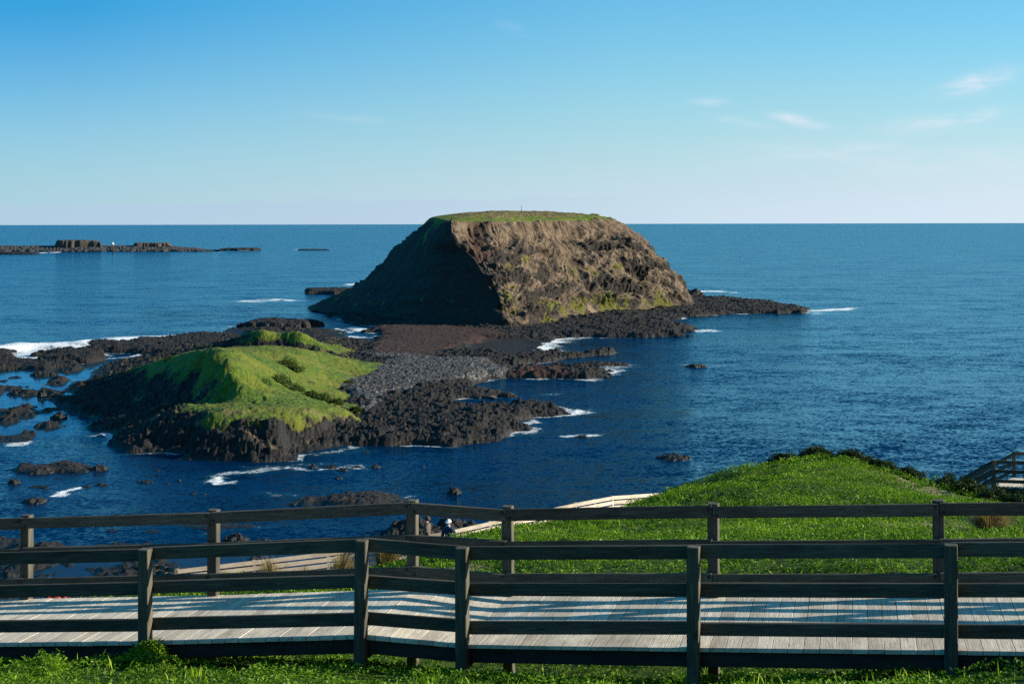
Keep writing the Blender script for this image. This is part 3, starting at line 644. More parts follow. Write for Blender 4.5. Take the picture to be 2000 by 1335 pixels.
# ------------------------------------------------------------------ distant reef island with its beacon
def far_height(pxa, Y):
    px = pxa; h = np.full(px.shape, -2.0); n = fbm2(px/22, Y/40, 5, 7); nf = fbm2(px/5, Y/14, 4, 8)
    # low shelf
    Ye = 1580+n*18; d = Y-Ye
    ends = sstep(-140, -100, px)*sstep(415, 375, px+n*14)
    sh = np.where((d > 0), 2.2*(1-np.exp(-d/6))+sstep(20, 70, d)*3.0*sstep(400, 300, px), -1)*ends
    sh = np.where(d > 105, sh-(d-105)*.3, sh); h = np.maximum(h, sh+nf*.9*(sh > .2))
    # blocks
    for (x0, x1, zt, ya, yb) in ((101, 205, 12.2, 1622, 1690), (252, 341, 8.8, 1628, 1690), (-120, 40, 5.6, 1640, 1700), (212, 228, 8.4, 1650, 1685), (36, 62, 4.6, 1640, 1690)):
        wob = n*5+nf*1.0; e = np.minimum(np.minimum(px-x0+wob, x1-px+wob*1.0)/F*1640, np.minimum(Y-ya+n*5, yb-Y))
        b = zt*sstep(-.5, 8.0, e)*(1-.10*sstep(.5, 1, (px-x0)/(x1-x0))*(x0 == 101))+nf*.3*(e > 0)
        h = np.where(e > -.5, np.maximum(h, b), h)
    return h
fp = np.arange(-180, 430, .8); fy = np.linspace(1565, 1720, 130)
PX, FY = np.meshgrid(fp, fy); FH = far_height(PX, FY); FX = (PX-1000)/F*FY
nfar = fbm2(PX/18, FY/30, 4, 17)
V = np.stack([FX, FY, FH], -1).reshape(-1, 3)
mk = np.stack([np.zeros_like(FH)+(FH > 11.4)*.35, sstep(1.2, 3, FH)*sstep(5.5, 4.5, FH)*.5, np.zeros_like(FH)], -1).reshape(-1, 3)
tn = np.stack([sstep(2, 6, FH)*.36+nfar*.2+((PX > 300)*.12), np.zeros_like(FH), np.zeros_like(FH)], -1).reshape(-1, 3)
V, Fq, at = keep_faces(V, gridf(*FH.shape), (FH > -.8).ravel(), {'mask': mk, 'tone': tn})
M_far = ground_mat('distant_reef_rock', .5, ((.03,.027,.026), (.075,.066,.06), (.15,.13,.115)), (.09,.08,.07))
fo = mesh('reef_island', V, Fq, M_far, at)
tag(fo, 'distant low reef island with two flat-topped blocks near the horizon', 'island')
def far_rock(x0, x1, yt, yb, seed, lab):
    o = sea_rock(x0, x1, yt, yb, seed, lab, 'distant skerries', flat=1.5, wide=22, name='skerry'); return o
far_rock(428, 512, 480.5, 489, 301, 'long low dark skerry right of the distant reef island'); far_rock(578, 640, 484.5, 488.5, 302, 'farthest right flat skerry on the left horizon')
far_rock(-30, 72, 489.5, 496.5, 303, 'skerry with surf in front of the distant reef island'); far_rock(340, 412, 485.5, 491, 304, 'black tail of rock trailing off the distant reef island')
def mat_plain(name, col, rough=.7, spec=.3):
    m = MT(name); p = m.pos(); n = m.noise(p, 9, 4, .6)
    c = m.mix(n, tuple(c*.8 for c in col), tuple(min(1, c*1.15) for c in col)); return m.set(c, rough, None, spec)
def tube(a, b, r0, r1=None, n=10):
    a = Vector(a); b = Vector(b); r1 = r0 if r1 is None else r1; d = (b-a).normalized(); q = d.to_track_quat('Z', 'Y')
    vs = []; fs = []
    for k, (p, r) in enumerate(((a, r0), (b, r1))):
        for i in range(n): vs.append(p+q@Vector((math.cos(i*2*math.pi/n)*r, math.sin(i*2*math.pi/n)*r, 0)))
    fs = [(i, (i+1) % n, n+(i+1) % n, n+i) for i in range(n)]+[tuple(range(n))[::-1], tuple(range(n, 2*n))]
    return vs, fs
def tubes(name, segs, mat, parent=None, n=10):
    vs = []; fs = []
    for s in segs:
        v, f = tube(*s, n=n) if len(s) == 4 else tube(s[0], s[1], s[2], n=n)
        fs += [tuple(i+len(vs) for i in q) for q in f]; vs += v
    me = bpy.data.meshes.new(name); me.from_pydata(vs, [], fs); me.materials.append(mat); me.update()
    o = bpy.data.objects.new(name, me); C.objects.link(o)
    if parent is not None: o.parent = parent; bpy_inv(o, parent)
    return o
M_white = mat_plain('white_paint', (.75, .75, .72)); M_pile = mat_plain('tarred_pile', (.03, .028, .026)); M_steel = mat_plain('grey_steel', (.2, .2, .2), .5)
bc = G(220, 493.5)
be = empty('channel_beacon', tuple(bc), 'dark pile beacon with white topmark standing before the distant reef island', 'beacon')
tubes('pile', [((bc[0], bc[1], -2), (bc[0], bc[1], 8.6), .62, .5)], M_pile, be)
tubes('topmark', [((bc[0], bc[1], 8.6), (bc[0], bc[1], 9.0), .9), ((bc[0], bc[1], 9.0), (bc[0], bc[1], 11.2), 1.0, .7), ((bc[0]+.5, bc[1], 9.0), (bc[0]+1.6, bc[1], 9.4), .7, .5)], M_white, be)
mp_ = P(1019, 410.5, 487)
me_ = empty('survey_marker', tuple(mp_), 'thin survey pole on the flat top of the rock island', 'marker pole')
tubes('pole', [((mp_[0], mp_[1], mp_[2]-.6), (mp_[0], mp_[1], mp_[2]+1.5), .07), ((mp_[0]-.35, mp_[1], mp_[2]-.5), (mp_[0], mp_[1], mp_[2]+.5), .05), ((mp_[0]+.35, mp_[1], mp_[2]-.5), (mp_[0], mp_[1], mp_[2]+.5), .05)], M_steel, me_)
tubes('vane', [((mp_[0], mp_[1], mp_[2]+1.0), (mp_[0], mp_[1], mp_[2]+1.5), .16, .1)], M_steel, me_)

# ------------------------------------------------------------------ the sea
ys = np.concatenate([EYE*F/np.arange(1500, 452-HOR+HOR, -1.6)-0 if False else EYE*F/(np.arange(1500, 441, -1.4)-HOR), np.array([25000, 30000, 40000, 60000, 90000, 150000.])])
sxs = np.concatenate([np.linspace(-2600, -300, 60), np.arange(-296, 2100, 2.2), np.linspace(2104, 4600, 60)])
X = ((sxs-1000)/F)[None, :]*ys[:, None]; Y = np.repeat(ys[:, None], len(sxs), 1)
foam = np.zeros_like(X)
FOAM = [  # (points in pixels, half width m, strength)
 ([(-60,690),(0,686),(60,681),(130,678),(160,672)], 8, 1.1), ([(-60,700),(30,695),(70,690)], 5, .8), ([(250,664),(300,660),(320,657)], 4, .8), ([(150,672),(230,664)], 3, .9), ([(60,672),(140,669),(200,664),(300,659),(330,656)], 5, 1.0), ([(-60,676),(20,675),(60,690),(70,698),(0,700)], 4, .85), ([(300,662),(240,668),(170,690)], 3, .6),
 ([(440,632),(465,622),(480,630),(460,642),(510,645),(560,642),(600,641)], 3.2, .75), ([(400,640),(440,635)], 3, .4), ([(490,588),(540,584),(580,588),(610,592),(640,590)], 5, .85), ([(500,590),(560,592)], 4, .8), ([(690,556),(704,553)], 5, .9),
 ([(690,640),(712,642),(728,648)], 3.5, .9), ([(600,632),(660,645)], 3, .35), ([(620,690),(680,655)], 3, .25),
 ([(1060,682),(1057,672),(1075,663),(1110,658),(1135,657)], 3.4, 1.0), ([(1060,682),(1085,688)], 2.2, .9), ([(1075,668),(1120,662)], 4, .7), ([(1100,690),(1165,689),(1200,689)], 1.6, .75),
 ([(1160,712),(1190,718),(1215,712)], 3, .6), ([(1140,742),(1175,733),(1195,722)], 2.2, .8), ([(1020,737),(1100,739),(1140,742)], 1.0, .6), ([(940,745),(990,737)], 1.0, .6),
 ([(1565,606),(1600,606),(1640,604),(1655,602)], 4.5, .95), ([(1575,612),(1600,611)], 3, .6), ([(1345,571),(1380,568),(1410,570)], 6, .95), ([(1350,646),(1375,644),(1395,646)], 3, .8),
 ([(1035,813),(1060,811),(1100,808),(1130,806),(1140,803)], 1.7, .95), ([(1018,836),(1016,826),(1035,822)], 1.4, .8), ([(990,850),(1020,838)], .8, .7), ([(976,772),(986,768)], 1.2, .9), ([(880,775),(900,777)], .8, .6), ([(1060,770),(1090,769)], 1.2, .55),
 ([(1105,853),(1135,852),(1160,850)], 1.1, .9), ([(1338,712),(1360,716),(1400,714)], 1.6, .55), ([(1340,898),(1352,896)], .5, .6), ([(500,888),(560,890),(620,886),(660,880),(690,872)], 1.0, .55), ([(660,880),(720,880)], 1.5, .3),
 ([(420,945),(415,938),(425,932)], .9, .95), ([(425,944),(450,942)], .7, .8), ([(445,925),(500,918),(560,914),(620,916),(700,912)], 1.3, .62), ([(490,912),(580,908),(640,906)], 1.0, .4), ([(115,967),(130,958),(150,952)], .7, .95), ([(130,966),(150,962),(200,953)], .6, .4),
 ([(520,962),(570,968)], .8, .4), ([(790,970),(812,968)], 1.0, .5), ([(400,1043),(480,1030),(540,1026)], .5, .35), ([(90,1060),(110,1057)], .4, .5),
 ([(-60,492),(70,495),(110,492)], 9, .9), ([(70,493),(110,494)], 6, .6), ([(425,490),(515,488)], 5, .85), ([(415,492),(470,491)], 4, .6), ([(575,487),(645,488)], 6, .9),
 ([(0,820),(40,825),(80,815)], 2.0, .35),([(210,700),(300,694),(330,692)], 1.2, .7),([(320,690),(345,684)], 1.2, .7)]
for pts, hw, st in FOAM:
    hw = hw*1.25; q = np.array([G(a, b) for a, b in pts]); m = 3.5*hw
    bx = (X > q[:, 0].min()-m) & (X < q[:, 0].max()+m) & (Y > q[:, 1].min()-m*2) & (Y < q[:, 1].max()+m*2)
    if not bx.any(): continue
    xs, yy = X[bx], Y[bx]; d = dline(xs+fbm2(xs/(hw*1.6+1), yy/(hw*1.6+1), 3, 5)*hw*.9, yy+fbm2(xs/(hw*1.6+1)+9, yy/(hw*1.6+1), 3, 6)*hw*1.1, q)
    foam[bx] = np.maximum(foam[bx], st*np.exp(-(d/hw)**2))
bx = (Y > 178) & (Y < 560) & (X > -115) & (X < 125)
ii = np.clip(np.round(np.interp(X[bx]/Y[bx], sx_, np.arange(len(sx_)))).astype(int), 0, len(sx_)-1); jj = np.clip(np.round((np.log(Y[bx])-math.log(104))/(math.log(640)-math.log(104))*839).astype(int), 0, 839)
hn_ = np.minimum(HH[jj, ii], 0.2); nzz = fbm2(X[bx]/13, Y[bx]/17, 3, 301)
foam[bx] = np.maximum(foam[bx], .78*sstep(-1.6, -.1, hn_)*sstep(-.15, .35, nzz)*(sdf(X[bx], Y[bx], FIELD) < 0))
calm = np.zeros_like(X)
bx = (Y > 95) & (Y < 460) & (X < 20) & (X > -170)
fs = sdf(X[bx], Y[bx], FIELD); nsd = sdf(X[bx], Y[bx], NEAR)
sh = gpoly([(-200,740),(120,770),(200,815),(320,900),(420,960),(300,1000),(-200,1010)]); fsd = sdf(X[bx], Y[bx], sh)
calm[bx] = np.maximum(np.maximum(sstep(-6, 4, fs)*.95, sstep(-2, 2, nsd)*.95), sstep(-10, 14, fsd)*.45)
swell = np.zeros_like(X)
wv = gpoly([(-80,686),(0,683),(60,678),(140,677),(170,670)]); bx = (Y > 300) & (Y < 420) & (X < -60)
dd = dline(X[bx], Y[bx], wv)
Z = np.zeros_like(X); Z[bx] = 1.2*np.exp(-(dd/5.0)**2)
m = MT('sea_water'); tcw = m.pos((1, 1, 1)); geo = m.n('ShaderNodeNewGeometry')
p1 = m.pos((.80, 1.15, 1), rot=(0, 0, .25)); p2 = m.pos((.20, .34, 1), rot=(0, 0, -.15)); p3 = m.pos((.018, .05, 1), rot=(0, 0, .1))
fa = m.attr('foam').outputs['Fac']; ca = m.attr('calm').outputs['Fac']
w1 = m.noise(p1, 1.0, 5, .62, .6); w2 = m.noise(p2, 1.0, 4, .55, .4); w3 = m.noise(p3, 1.0, 4, .6)
amp = m.math('MULTIPLY', m.math('SUBTRACT', 1.0, m.math('MULTIPLY', ca, .93)), m.math('MULTIPLY_ADD', w3, 1.5, .2))
def slopes(vec, scale, detail, rough, k):
    n = m.n('ShaderNodeTexNoise'); n.inputs['Scale'].default_value = scale; n.inputs['Detail'].default_value = detail; n.inputs['Roughness'].default_value = rough; n.inputs['Distortion'].default_value = .4
    m.l(vec, n.inputs['Vector']); v = m.n('ShaderNodeVectorMath', operation='SUBTRACT'); m.l(n.outputs['Color'], v.inputs[0]); v.inputs[1].default_value = (.5, .5, .5)
    q = m.n('ShaderNodeVectorMath', operation='MULTIPLY'); m.l(v.outputs[0], q.inputs[0]); q.inputs[1].default_value = (k*.8, k, 0); return q.outputs[0]
def vadd(a_, b_):
    v = m.n('ShaderNodeVectorMath', operation='ADD'); m.l(a_, v.inputs[0]); m.l(b_, v.inputs[1]); return v.outputs[0]
sv_ = vadd(vadd(slopes(p1, 2.1, 5, .7, 1.35), slopes(p2, 1.0, 3, .5, .38)), slopes(m.pos((.030, .075, 1), rot=(0, 0, .12)), 1.0, 3, .5, .30))
vs_ = m.n('ShaderNodeVectorMath', operation='SCALE'); m.l(sv_, vs_.inputs[0]); m.l(amp, vs_.inputs['Scale'])
vn_ = m.n('ShaderNodeVectorMath', operation='NORMALIZE'); m.l(vadd(vs_.outputs[0], geo.outputs['Normal']), vn_.inputs[0]); bmp = vn_.outputs[0]
deep = m.ramp(w3, [(.35, (.0002,.0115,.042)), (.65, (.0003,.021,.070))])
teal = m.mix(m.math('MULTIPLY', fa, .6, clamp=True), deep, (.015,.12,.16))
teal = m.mix(m.math('MULTIPLY', ca, .6), teal, (.018,.030,.034))
bd = m.n('ShaderNodeBsdfDiffuse'); m.l(teal, bd.inputs[0]); gl_ = m.n('ShaderNodeBsdfGlossy'); gl_.inputs['Roughness'].default_value = .10; gl_.inputs[0].default_value = (.34, .80, 1, 1); m.l(bmp, gl_.inputs['Normal'])
fr_ = m.n('ShaderNodeFresnel'); fr_.inputs['IOR'].default_value = 1.33; m.l(bmp, fr_.inputs['Normal'])
rf = m.math('MINIMUM', m.math('MULTIPLY', m.math('POWER', fr_.outputs[0], 2.2), 1.45), .62); rf = m.math('MULTIPLY', rf, m.math('MULTIPLY_ADD', ca, .5, 1.0))
ws = m.n('ShaderNodeMixShader'); m.l(rf, ws.inputs[0]); m.l(bd.outputs[0], ws.inputs[1]); m.l(gl_.outputs[0], ws.inputs[2]); m.t.nodes.remove(m.b)
fn = m.noise(m.pos((1.0, .62, 1)), 1.0, 8, .78, 1.2); fl = m.noise(m.pos((.16, .22, 1)), 1.0, 3, .5)
ft = m.math('SUBTRACT', m.math('ADD', m.math('MULTIPLY', fa, 1.15), m.math('MULTIPLY', m.math('SUBTRACT', fn, .5), 2.3)), .55)
ft = m.math('MULTIPLY', ft, 1.9, clamp=True); ft = m.math('MULTIPLY', ft, m.math('MULTIPLY', fa, 6.0, clamp=True))
fd = m.n('ShaderNodeBsdfDiffuse'); fd.inputs[0].default_value = (.82, .86, .88, 1)
fb = m.bump(fn, .6, .6); m.l(fb, fd.inputs['Normal'])
mx = m.n('ShaderNodeMixShader'); m.l(ft, mx.inputs[0]); m.l(ws.outputs[0], mx.inputs[1]); m.l(fd.outputs[0], mx.inputs[2]); m.l(mx.outputs[0], m.out.inputs[0])
sea = mesh('sea', np.stack([X, Y, Z], -1).reshape(-1, 3), gridf(*X.shape), m.m, {'foam': foam.ravel(), 'calm': calm.ravel()})
tag(sea, kind='structure')

# ------------------------------------------------------------------ grassy headland under and beyond the boardwalk
HG = [P(0,1294,17), P(-300,1300,17.5), P(300,1292,16.6), P(700,1304,16.1), P(905,1327,15.7), P(1355,1342,15), P(1855,1312,14.5), P(2300,1300,13.9), P(0,1322,15.4), P(350,1325,15.2), P(700,1330,14.7), P(1000,1345,14.6), P(1855,1345,13.4), P(2300,1335,12.8), P(-300,1330,16),
      P(50,1300,18.6), P(416,1297,18.3), P(795,1312,17.9), P(995,1335,17.6), P(1397,1345,17.0), P(1840,1330,16.4), P(2300,1320,15.8),
      (-8,13,25.85), (0,13,25.6), (7,12,25.95), (-8,11,26.35), (0,11,26.25), (7,10,26.55), (-8,5,28), (0,5,28.0), (8,5,28.1), (0,0,28.4), (-10,-5,29), (10,-5,29), (0,-10,29.5),
      P(760,1135,23), P(900,1135,23), P(1150,1120,22.5), P(1400,1115,21.5), P(1840,1110,20.3), P(2200,1120,20),
      P(1930,1040,30), P(1900,992,36), P(1650,1040,30), P(1300,1060,29), P(1000,1060,28), P(905,1056,32), P(1000,1038,36), P(1130,1020,39), P(1240,993,42), P(1300,971,45), P(1390,938,46.5), P(1480,914,47.5), P(1620,904,48.5), P(1700,916,47), P(1780,945,44), P(1840,972,41), P(1920,1000,38), P(2050,1015,36), P(2250,1030,34), (15.5,47,20.7), (17,50,19.8), (20,46,20.4), (24,50,19.0), P(840,1094,28), P(800,1117,26),
      P(1600,955,40), P(1450,965,40), P(1600,1020,33), P(1300,1010,37),
      P(720,1142,24), P(640,1155,26), P(600,1155,30), P(540,1152,32), P(660,1145,32), P(745,1130,29), P(700,1142,28), P(600,1152,36), P(680,1142,35), P(740,1125,34), P(800,1100,35), P(860,1078,34), P(440,1128,35), P(340,1142,38), P(200,1180,38),
      (-12.2,50,15.9), (-7,51,16.1), (-2.7,52,16.3), (2.7,57.5,16.3), (6.8,63,15.8), (12,68,14.6), (-3.5,43,18.4), (-8,43,18.0), (2,49,18.3), (6,54,18.0), (11,57,18.2),
      (-17,46,15.6), (-22,44,15.6), (-28,40,17), (-20,32,19.2), (-14,26,21.2), (-9,22.5,22.8), (-20,22,23), (-40,30,20), (-45,18,24),
      (-15,62,10.5), (-5,64,11), (3,68,11), (-30,70,8), (-20,85,3.0), (-5,88,3), (8,90,2), (-35,100,-1), (-15,105,-1.5), (5,108,-1.5), (20,100,0), (-60,60,8), (-60,85,0), (-60,105,-2),
      (16,57,17.5), (13,52.5,20.3), (20,54,19.5), (19.5,58,17.8), (23,58,17.8), (24,62,16.5), (17,62,15), (28,66,14), (22,75,9), (15,78,7), (25,95,0), (45,60,17), (45,90,2), (45,108,-2), (30,40,20.9), (45,30,23.5), (45,10,26.5), (30,22,24.6), (-30,8,26.6), (-45,0,28), (45,-10,29), (-45,-10,29.3)]
HG = np.array([tuple(p) for p in HG])
rbf_h = RBF(HG[:, :2], HG[:, 2:3], 20.0, .0015)
def hill(x, y, fine=True):
    x = np.asarray(x, float); y = np.asarray(y, float); z = rbf_h(x, y)[..., 0]
    far = sstep(18, 30, y)
    z = z+fbm2(x/3.2, y/3.2, 4, 201)*(.05+.13*far)+fbm2(x/.9, y/.9, 3, 202)*(.045+.075*far)
    return z
gx = np.concatenate([np.arange(-46, -14, .8), np.arange(-14, 28, .16), np.arange(28, 46, .8)]); gy = np.concatenate([np.arange(-9, 9, .9), np.arange(9, 22, .13), np.arange(22, 66, .22), np.arange(66, 108, .9)])
X, Y = np.meshgrid(gx, gy); Z = hill(X, Y)
path_pts = np.array([P(1722,930,45.5)[:2], P(1760,942,44.5)[:2], P(1850,965,41.5)[:2], P(1905,984,39)[:2], P(1960,998,37.5)[:2], P(2100,1015,36)[:2]])
def bare(x, y):
    b = np.exp(-(dline(x, y, path_pts)/.55)**2)*sstep(-.5, .1, fbm2(x/1.2, y/1.2, 3, 220))
    c = P(1815,1028,31); b = np.maximum(b, .8*np.exp(-(((x-c[0])/.9)**2+((y-c[1])/1.6)**2)))
    c = P(885,1106,24.6); b = np.maximum(b, .95*np.exp(-(((x-c[0])/.45)**2+((y-c[1])/.7)**2)))
    c = P(1985,1040,29); b = np.maximum(b, .8*np.exp(-(((x-c[0])/.35)**2+((y-c[1])/.5)**2)))
    return b
BR = bare(X, Y); gk = np.stack([1-sstep(66, 80, Y+fbm2(X/6, Y/6, 3, 222)*6)*.9-BR*.7, BR*0, BR*0], -1); tk = np.stack([BR*.6, BR*0, BR*.9], -1)
m = MT('hill_soil_and_turf'); p = m.pos()
a = m.attr('mask'); sp = m.n('ShaderNodeSeparateColor'); m.l(a.outputs['Color'], sp.inputs[0]); a2 = m.attr('tone'); s2 = m.n('ShaderNodeSeparateColor'); m.l(a2.outputs['Color'], s2.inputs[0])
gn = m.noise(p, 6, 6, .7); c = m.ramp(gn, [(.3, (.020,.045,.004)), (.7, (.075,.125,.010))])
c = m.mix(s2.outputs[2], c, m.ramp(gn, [(.3, (.16,.12,.07)), (.7, (.36,.29,.19))]))
rk = m.ramp(m.noise(p, 1.5, 6, .6), [(.3, (.012,.011,.010)), (.7, (.05,.045,.04))])
c = m.mix(m.math('MULTIPLY', m.math('SUBTRACT', .62, sp.outputs[0]), 6, clamp=True), c, rk) if False else c
M_hill = m.set(c, .95, m.bump(gn, .8, .06), .2)
hl = mesh('headland_ground', np.stack([X, Y, Z], -1).reshape(-1, 3), gridf(*X.shape), M_hill, {'mask': gk.reshape(-1, 3), 'tone': tk.reshape(-1, 3)})
tag(hl, kind='structure')

# leafy ground cover: many small folded leaves
def leaf_mat(name, lo, mid, hi):
    m = MT(name); a = m.attr('rnd').outputs['Fac']
    c = m.ramp(a, [(0, lo), (.55, mid), (1, hi)]); m.set(c, .55, None, .25)
    tr = m.n('ShaderNodeBsdfTranslucent'); m.l(m.mix(1.0, c, (1.2, 1.3, .5, 1), 'MULTIPLY'), tr.inputs[0]); mx = m.n('ShaderNodeMixShader'); mx.inputs[0].default_value = .28
    m.l(m.b.outputs[0], mx.inputs[1]); m.l(tr.outputs[0], mx.inputs[2]); m.l(mx.outputs[0], m.out.inputs[0]); return m.m
M_leaf = leaf_mat('ground_cover_leaf', (.026,.075,.003), (.135,.265,.007), (.29,.43,.016))
M_bush = leaf_mat('bush_leaf', (.008,.022,.005), (.020,.048,.009), (.055,.10,.016))
M_straw = leaf_mat('straw_blade', (.10,.075,.03), (.27,.20,.10), (.46,.37,.22))
def leaves(pos, up, size, tilt=.9, aspect=.5, fold=.25):
    "one folded four-cornered leaf at each point"
    n = len(pos); az = rng.random(n)*2*np.pi; d = np.stack([np.cos(az), np.sin(az), np.zeros(n)], -1)
    el = (rng.random(n)*tilt+.12)[:, None]
    d = d*np.cos(el)+up*np.sin(el); s = np.cross(d, up+rng.normal(0, .35, (n, 3))); s /= np.linalg.norm(s, axis=1, keepdims=True)+1e-9
    nn = np.cross(s, d); L_ = size[:, None]
    a = pos; c = pos+d*L_-up*L_*.12; mid = pos+d*L_*.55+nn*L_*.0
    b = mid+s*L_*aspect*.5+nn*L_*fold*.5; e = mid-s*L_*aspect*.5+nn*L_*fold*.5
    V = np.stack([a, b, c, e], 1).reshape(-1, 3); Fq = np.arange(n*4).reshape(-1, 4); return V, Fq
def cover(name, x, y, size, hmax, mat, lift, rndshift=None):
    z = hill(x, y); n = len(x)
    pos = np.stack([x, y, z+lift], -1); up = np.tile([[0, 0, 1.]], (n, 1))
    V, Fq = leaves(pos, up, size)
    r = rng.random(n)*.5+.22+fbm2(x/.5, y/.5, 2, 231)*.2+fbm2(x/4, y/4, 3, 232)*.28+np.minimum(0, fbm2(x/1.7, y/1.7, 3, 233)-.1)*.35
    if rndshift is not None: r = r+rndshift
    return V, Fq, np.repeat(np.clip(r, 0, 1), 4)
VS = []; FS = []; RS = []; nv = 0
def addc(t):
    global nv
    VS.append(t[0]); FS.append(t[1]+nv); RS.append(t[2]); nv += len(t[0])
def patch(n, xr, yr, smin, smax, lift):
    x = rng.uniform(*xr, n); y = rng.uniform(*yr, n)
    cl = fbm2(x/.28, y/.28, 2, 241)+fbm2(x/1.1, y/1.1, 3, 242)*1.0
    inv = (np.abs(x/np.maximum(y, .1)) < .46) & (rng.random(n) < sstep(-.75, .15, cl)*(1-bare(x, y)*.93))
    x, y, cl = x[inv], y[inv], cl[inv]; k = len(x)
    return cover('c', x, y, rng.uniform(smin, smax, k), 0, None, np.clip(cl, -.3, .8)*lift*.9+lift*.25+rng.random(k)*lift*.8)
addc(patch(95000, (-8.2, 8.2), (12.6, 21), .030, .062, .07))
addc(patch(150000, (-8, 15), (20, 34), .035, .075, .09))
addc(patch(250000, (-6, 24), (33, 56), .045, .10, .13))
addc(patch(16000, (-16, 0), (24, 48), .06, .12, .1))
def blades(n, xr, yr, smin, smax):
    x = rng.uniform(*xr, n); y = rng.uniform(*yr, n); k = (fbm2(x/1.4, y/1.4, 3, 244) > .12) & (np.abs(x/y) < .46); x, y = x[k], y[k]; n = len(x)
    pos = np.stack([x, y, hill(x, y)+.01], -1); V, Fq = leaves(pos, np.tile([[0, 0, 1.]], (n, 1)), rng.uniform(smin, smax, n), tilt=1.45, aspect=.07, fold=.05)
    return V, Fq, np.repeat(np.clip(.55+rng.random(n)*.6, 0, 1), 4)
addc(blades(5200, (-8, 8), (12.8, 20), .10, .24)); addc(blades(9000, (-8, 15), (20, 34), .12, .28)); addc(blades(12000, (-6, 24), (33, 52), .14, .3))
gcv = mesh('ground_cover', np.concatenate(VS), np.concatenate(FS), M_leaf, {'rnd': np.concatenate(RS)}, smooth=False)
tag(gcv, 'bright green leafy ground cover on the headland', kind='stuff')

def bush(px0, px1, ptop, pbase, Y, label, mat=M_bush, dens=1.0, leaf=.07, group='coastal bushes', name='bush', zc=None):
    x0 = (px0-1000)/F*Y; x1 = (px1-1000)/F*Y; cx = (x0+x1)/2; rx = (x1-x0)/2; zt = P((px0+px1)/2, ptop, Y)[2]
    zb = float(hill(np.array([cx]), np.array([Y]))[0])-.1 if zc is None else zc
    hh = max(zt-zb, .3); n = int(9000*dens*min(3, max(.35, rx*hh)))
    th = rng.random(n)*2*np.pi; ph = np.arccos(rng.random(n)*1.15-.15); rr = rng.random(n)**.28
    dx = np.sin(ph)*np.cos(th); dy = np.sin(ph)*np.sin(th); dz = np.cos(ph)
    lum = 1+fbm3(dx*2.2+cx, dy*2.2+Y, dz*2.2, 3, 250)*.42+fbm3(dx*6+cx, dy*6, dz*6, 2, 251)*.16
    pos = np.stack([dx*rx*rr*lum, dy*max(rx*.7, .5)*rr*lum, np.maximum(dz, -.1)*hh*rr*lum*.95], -1)
    nrm = np.stack([dx, dy, dz+.4], -1); nrm /= np.linalg.norm(nrm, axis=1, keepdims=True)
    V, Fq = leaves(pos, nrm, rng.uniform(leaf*.7, leaf*1.4, n), tilt=.8)
    r = np.clip(.15+rng.random(n)*.6+fbm3(pos[:, 0]*3, pos[:, 1]*3, pos[:, 2]*3, 2, 253)*.25, 0, 1)
    root = empty(name, (cx, Y, zb), label, 'bush', group)
    o = mesh('foliage', V, Fq, mat, {'rnd': np.repeat(r, 4)}, smooth=False, parent=root)
    st = [((rng.normal(0, .06), rng.normal(0, .06), -.1), (rng.normal(0, rx*.4), rng.normal(0, rx*.3), hh*.7), .025, .012) for _ in range(7)]
    t = tubes('stems', [((cx+a[0], Y+a[1], zb+a[2]), (cx+b[0], Y+b[1], zb+b[2]), r0, r1) for a, b, r0, r1 in st], M_pile, root, 6)
    return root
for b in [(1555,1640,874,905,48.6,'dark bush crowning the grassy hill, leftmost on the crest'), (1625,1705,878,915,48,'bushy clump just right of the hill crest'), (1690,1745,898,930,47,'mid-size bush on the right shoulder of the hill'),
          (1735,1800,914,950,46,'low spreading bush where the hill slopes down to the right'), (1815,1875,928,965,44,'dark rounded bush left of the staircase handrail'), (1860,1925,938,985,42.5,'dense bush below the staircase handrail'),
          (1905,1975,950,1000,41,'bush at the foot of the stair landing post'), (1955,2040,962,1005,40,'bush at the right edge below the stair landing'), (1500,1565,888,905,48,'thin low bush left of the hill crest')]:
    bush(*b, dens=2.2)
bush(225,350,1268,1330,15.9,'leafy shrub wrapped round the foot of a front fence post', M_leaf, 2.4, .045, None, 'shrub')
bush(20,110,1305,1345,15.0,'small leafy mound of shrub at the bottom left corner', M_leaf, 2.0, .042, None, 'shrub')
bush(1500//1,1545,1310,1345,14.3,'sprig of herb beside the right-hand front fence post', M_leaf, 1.2, .035, None, 'shrub') if False else None

def tussock(px, pb, Y, h, wdt, label, n=700, seed=0, lean=(0, 0), mat=None):
    c = P(px, pb, Y); z = float(hill(np.array([c[0]]), np.array([Y]))[0]); zz = min(z, c[2]+.3) if False else z
    V = []; R = []
    az = rng.random(n)*2*np.pi; r0 = rng.random(n)**.7*wdt*.25; sp = rng.random(n)**.8; L_ = h*(.6+.6*rng.random(n))
    k = 5
    for i in range(n):
        d = np.array([math.cos(az[i]), math.sin(az[i])]); pts = []
        for j in range(k+1):
            t = j/k; out = r0[i]+wdt*.5*sp[i]*t**1.5; up = L_[i]*(t-.45*sp[i]*t**3)
            pts.append(np.array([d[0]*out+lean[0]*t*t, d[1]*out+lean[1]*t*t, up]))
        s = np.array([-d[1], d[0], 0])*.007*(Y/25)
        for j in range(k):
            w0 = 1-j/k*.8; w1 = 1-(j+1)/k*.8
            V += [pts[j]-s*w0, pts[j]+s*w0, pts[j+1]+s*w1, pts[j+1]-s*w1]
        R += [float(np.clip(rng.random()*.9, 0, 1))]*(k*4)
    V = np.array(V); o = mesh('tussock', V, np.arange(len(V)).reshape(-1, 4), mat or M_straw, {'rnd': np.array(R)}, smooth=False, loc=(c[0], Y, z-.03))
    return tag(o, label, 'grass tuft', 'dry tussocks on the headland')
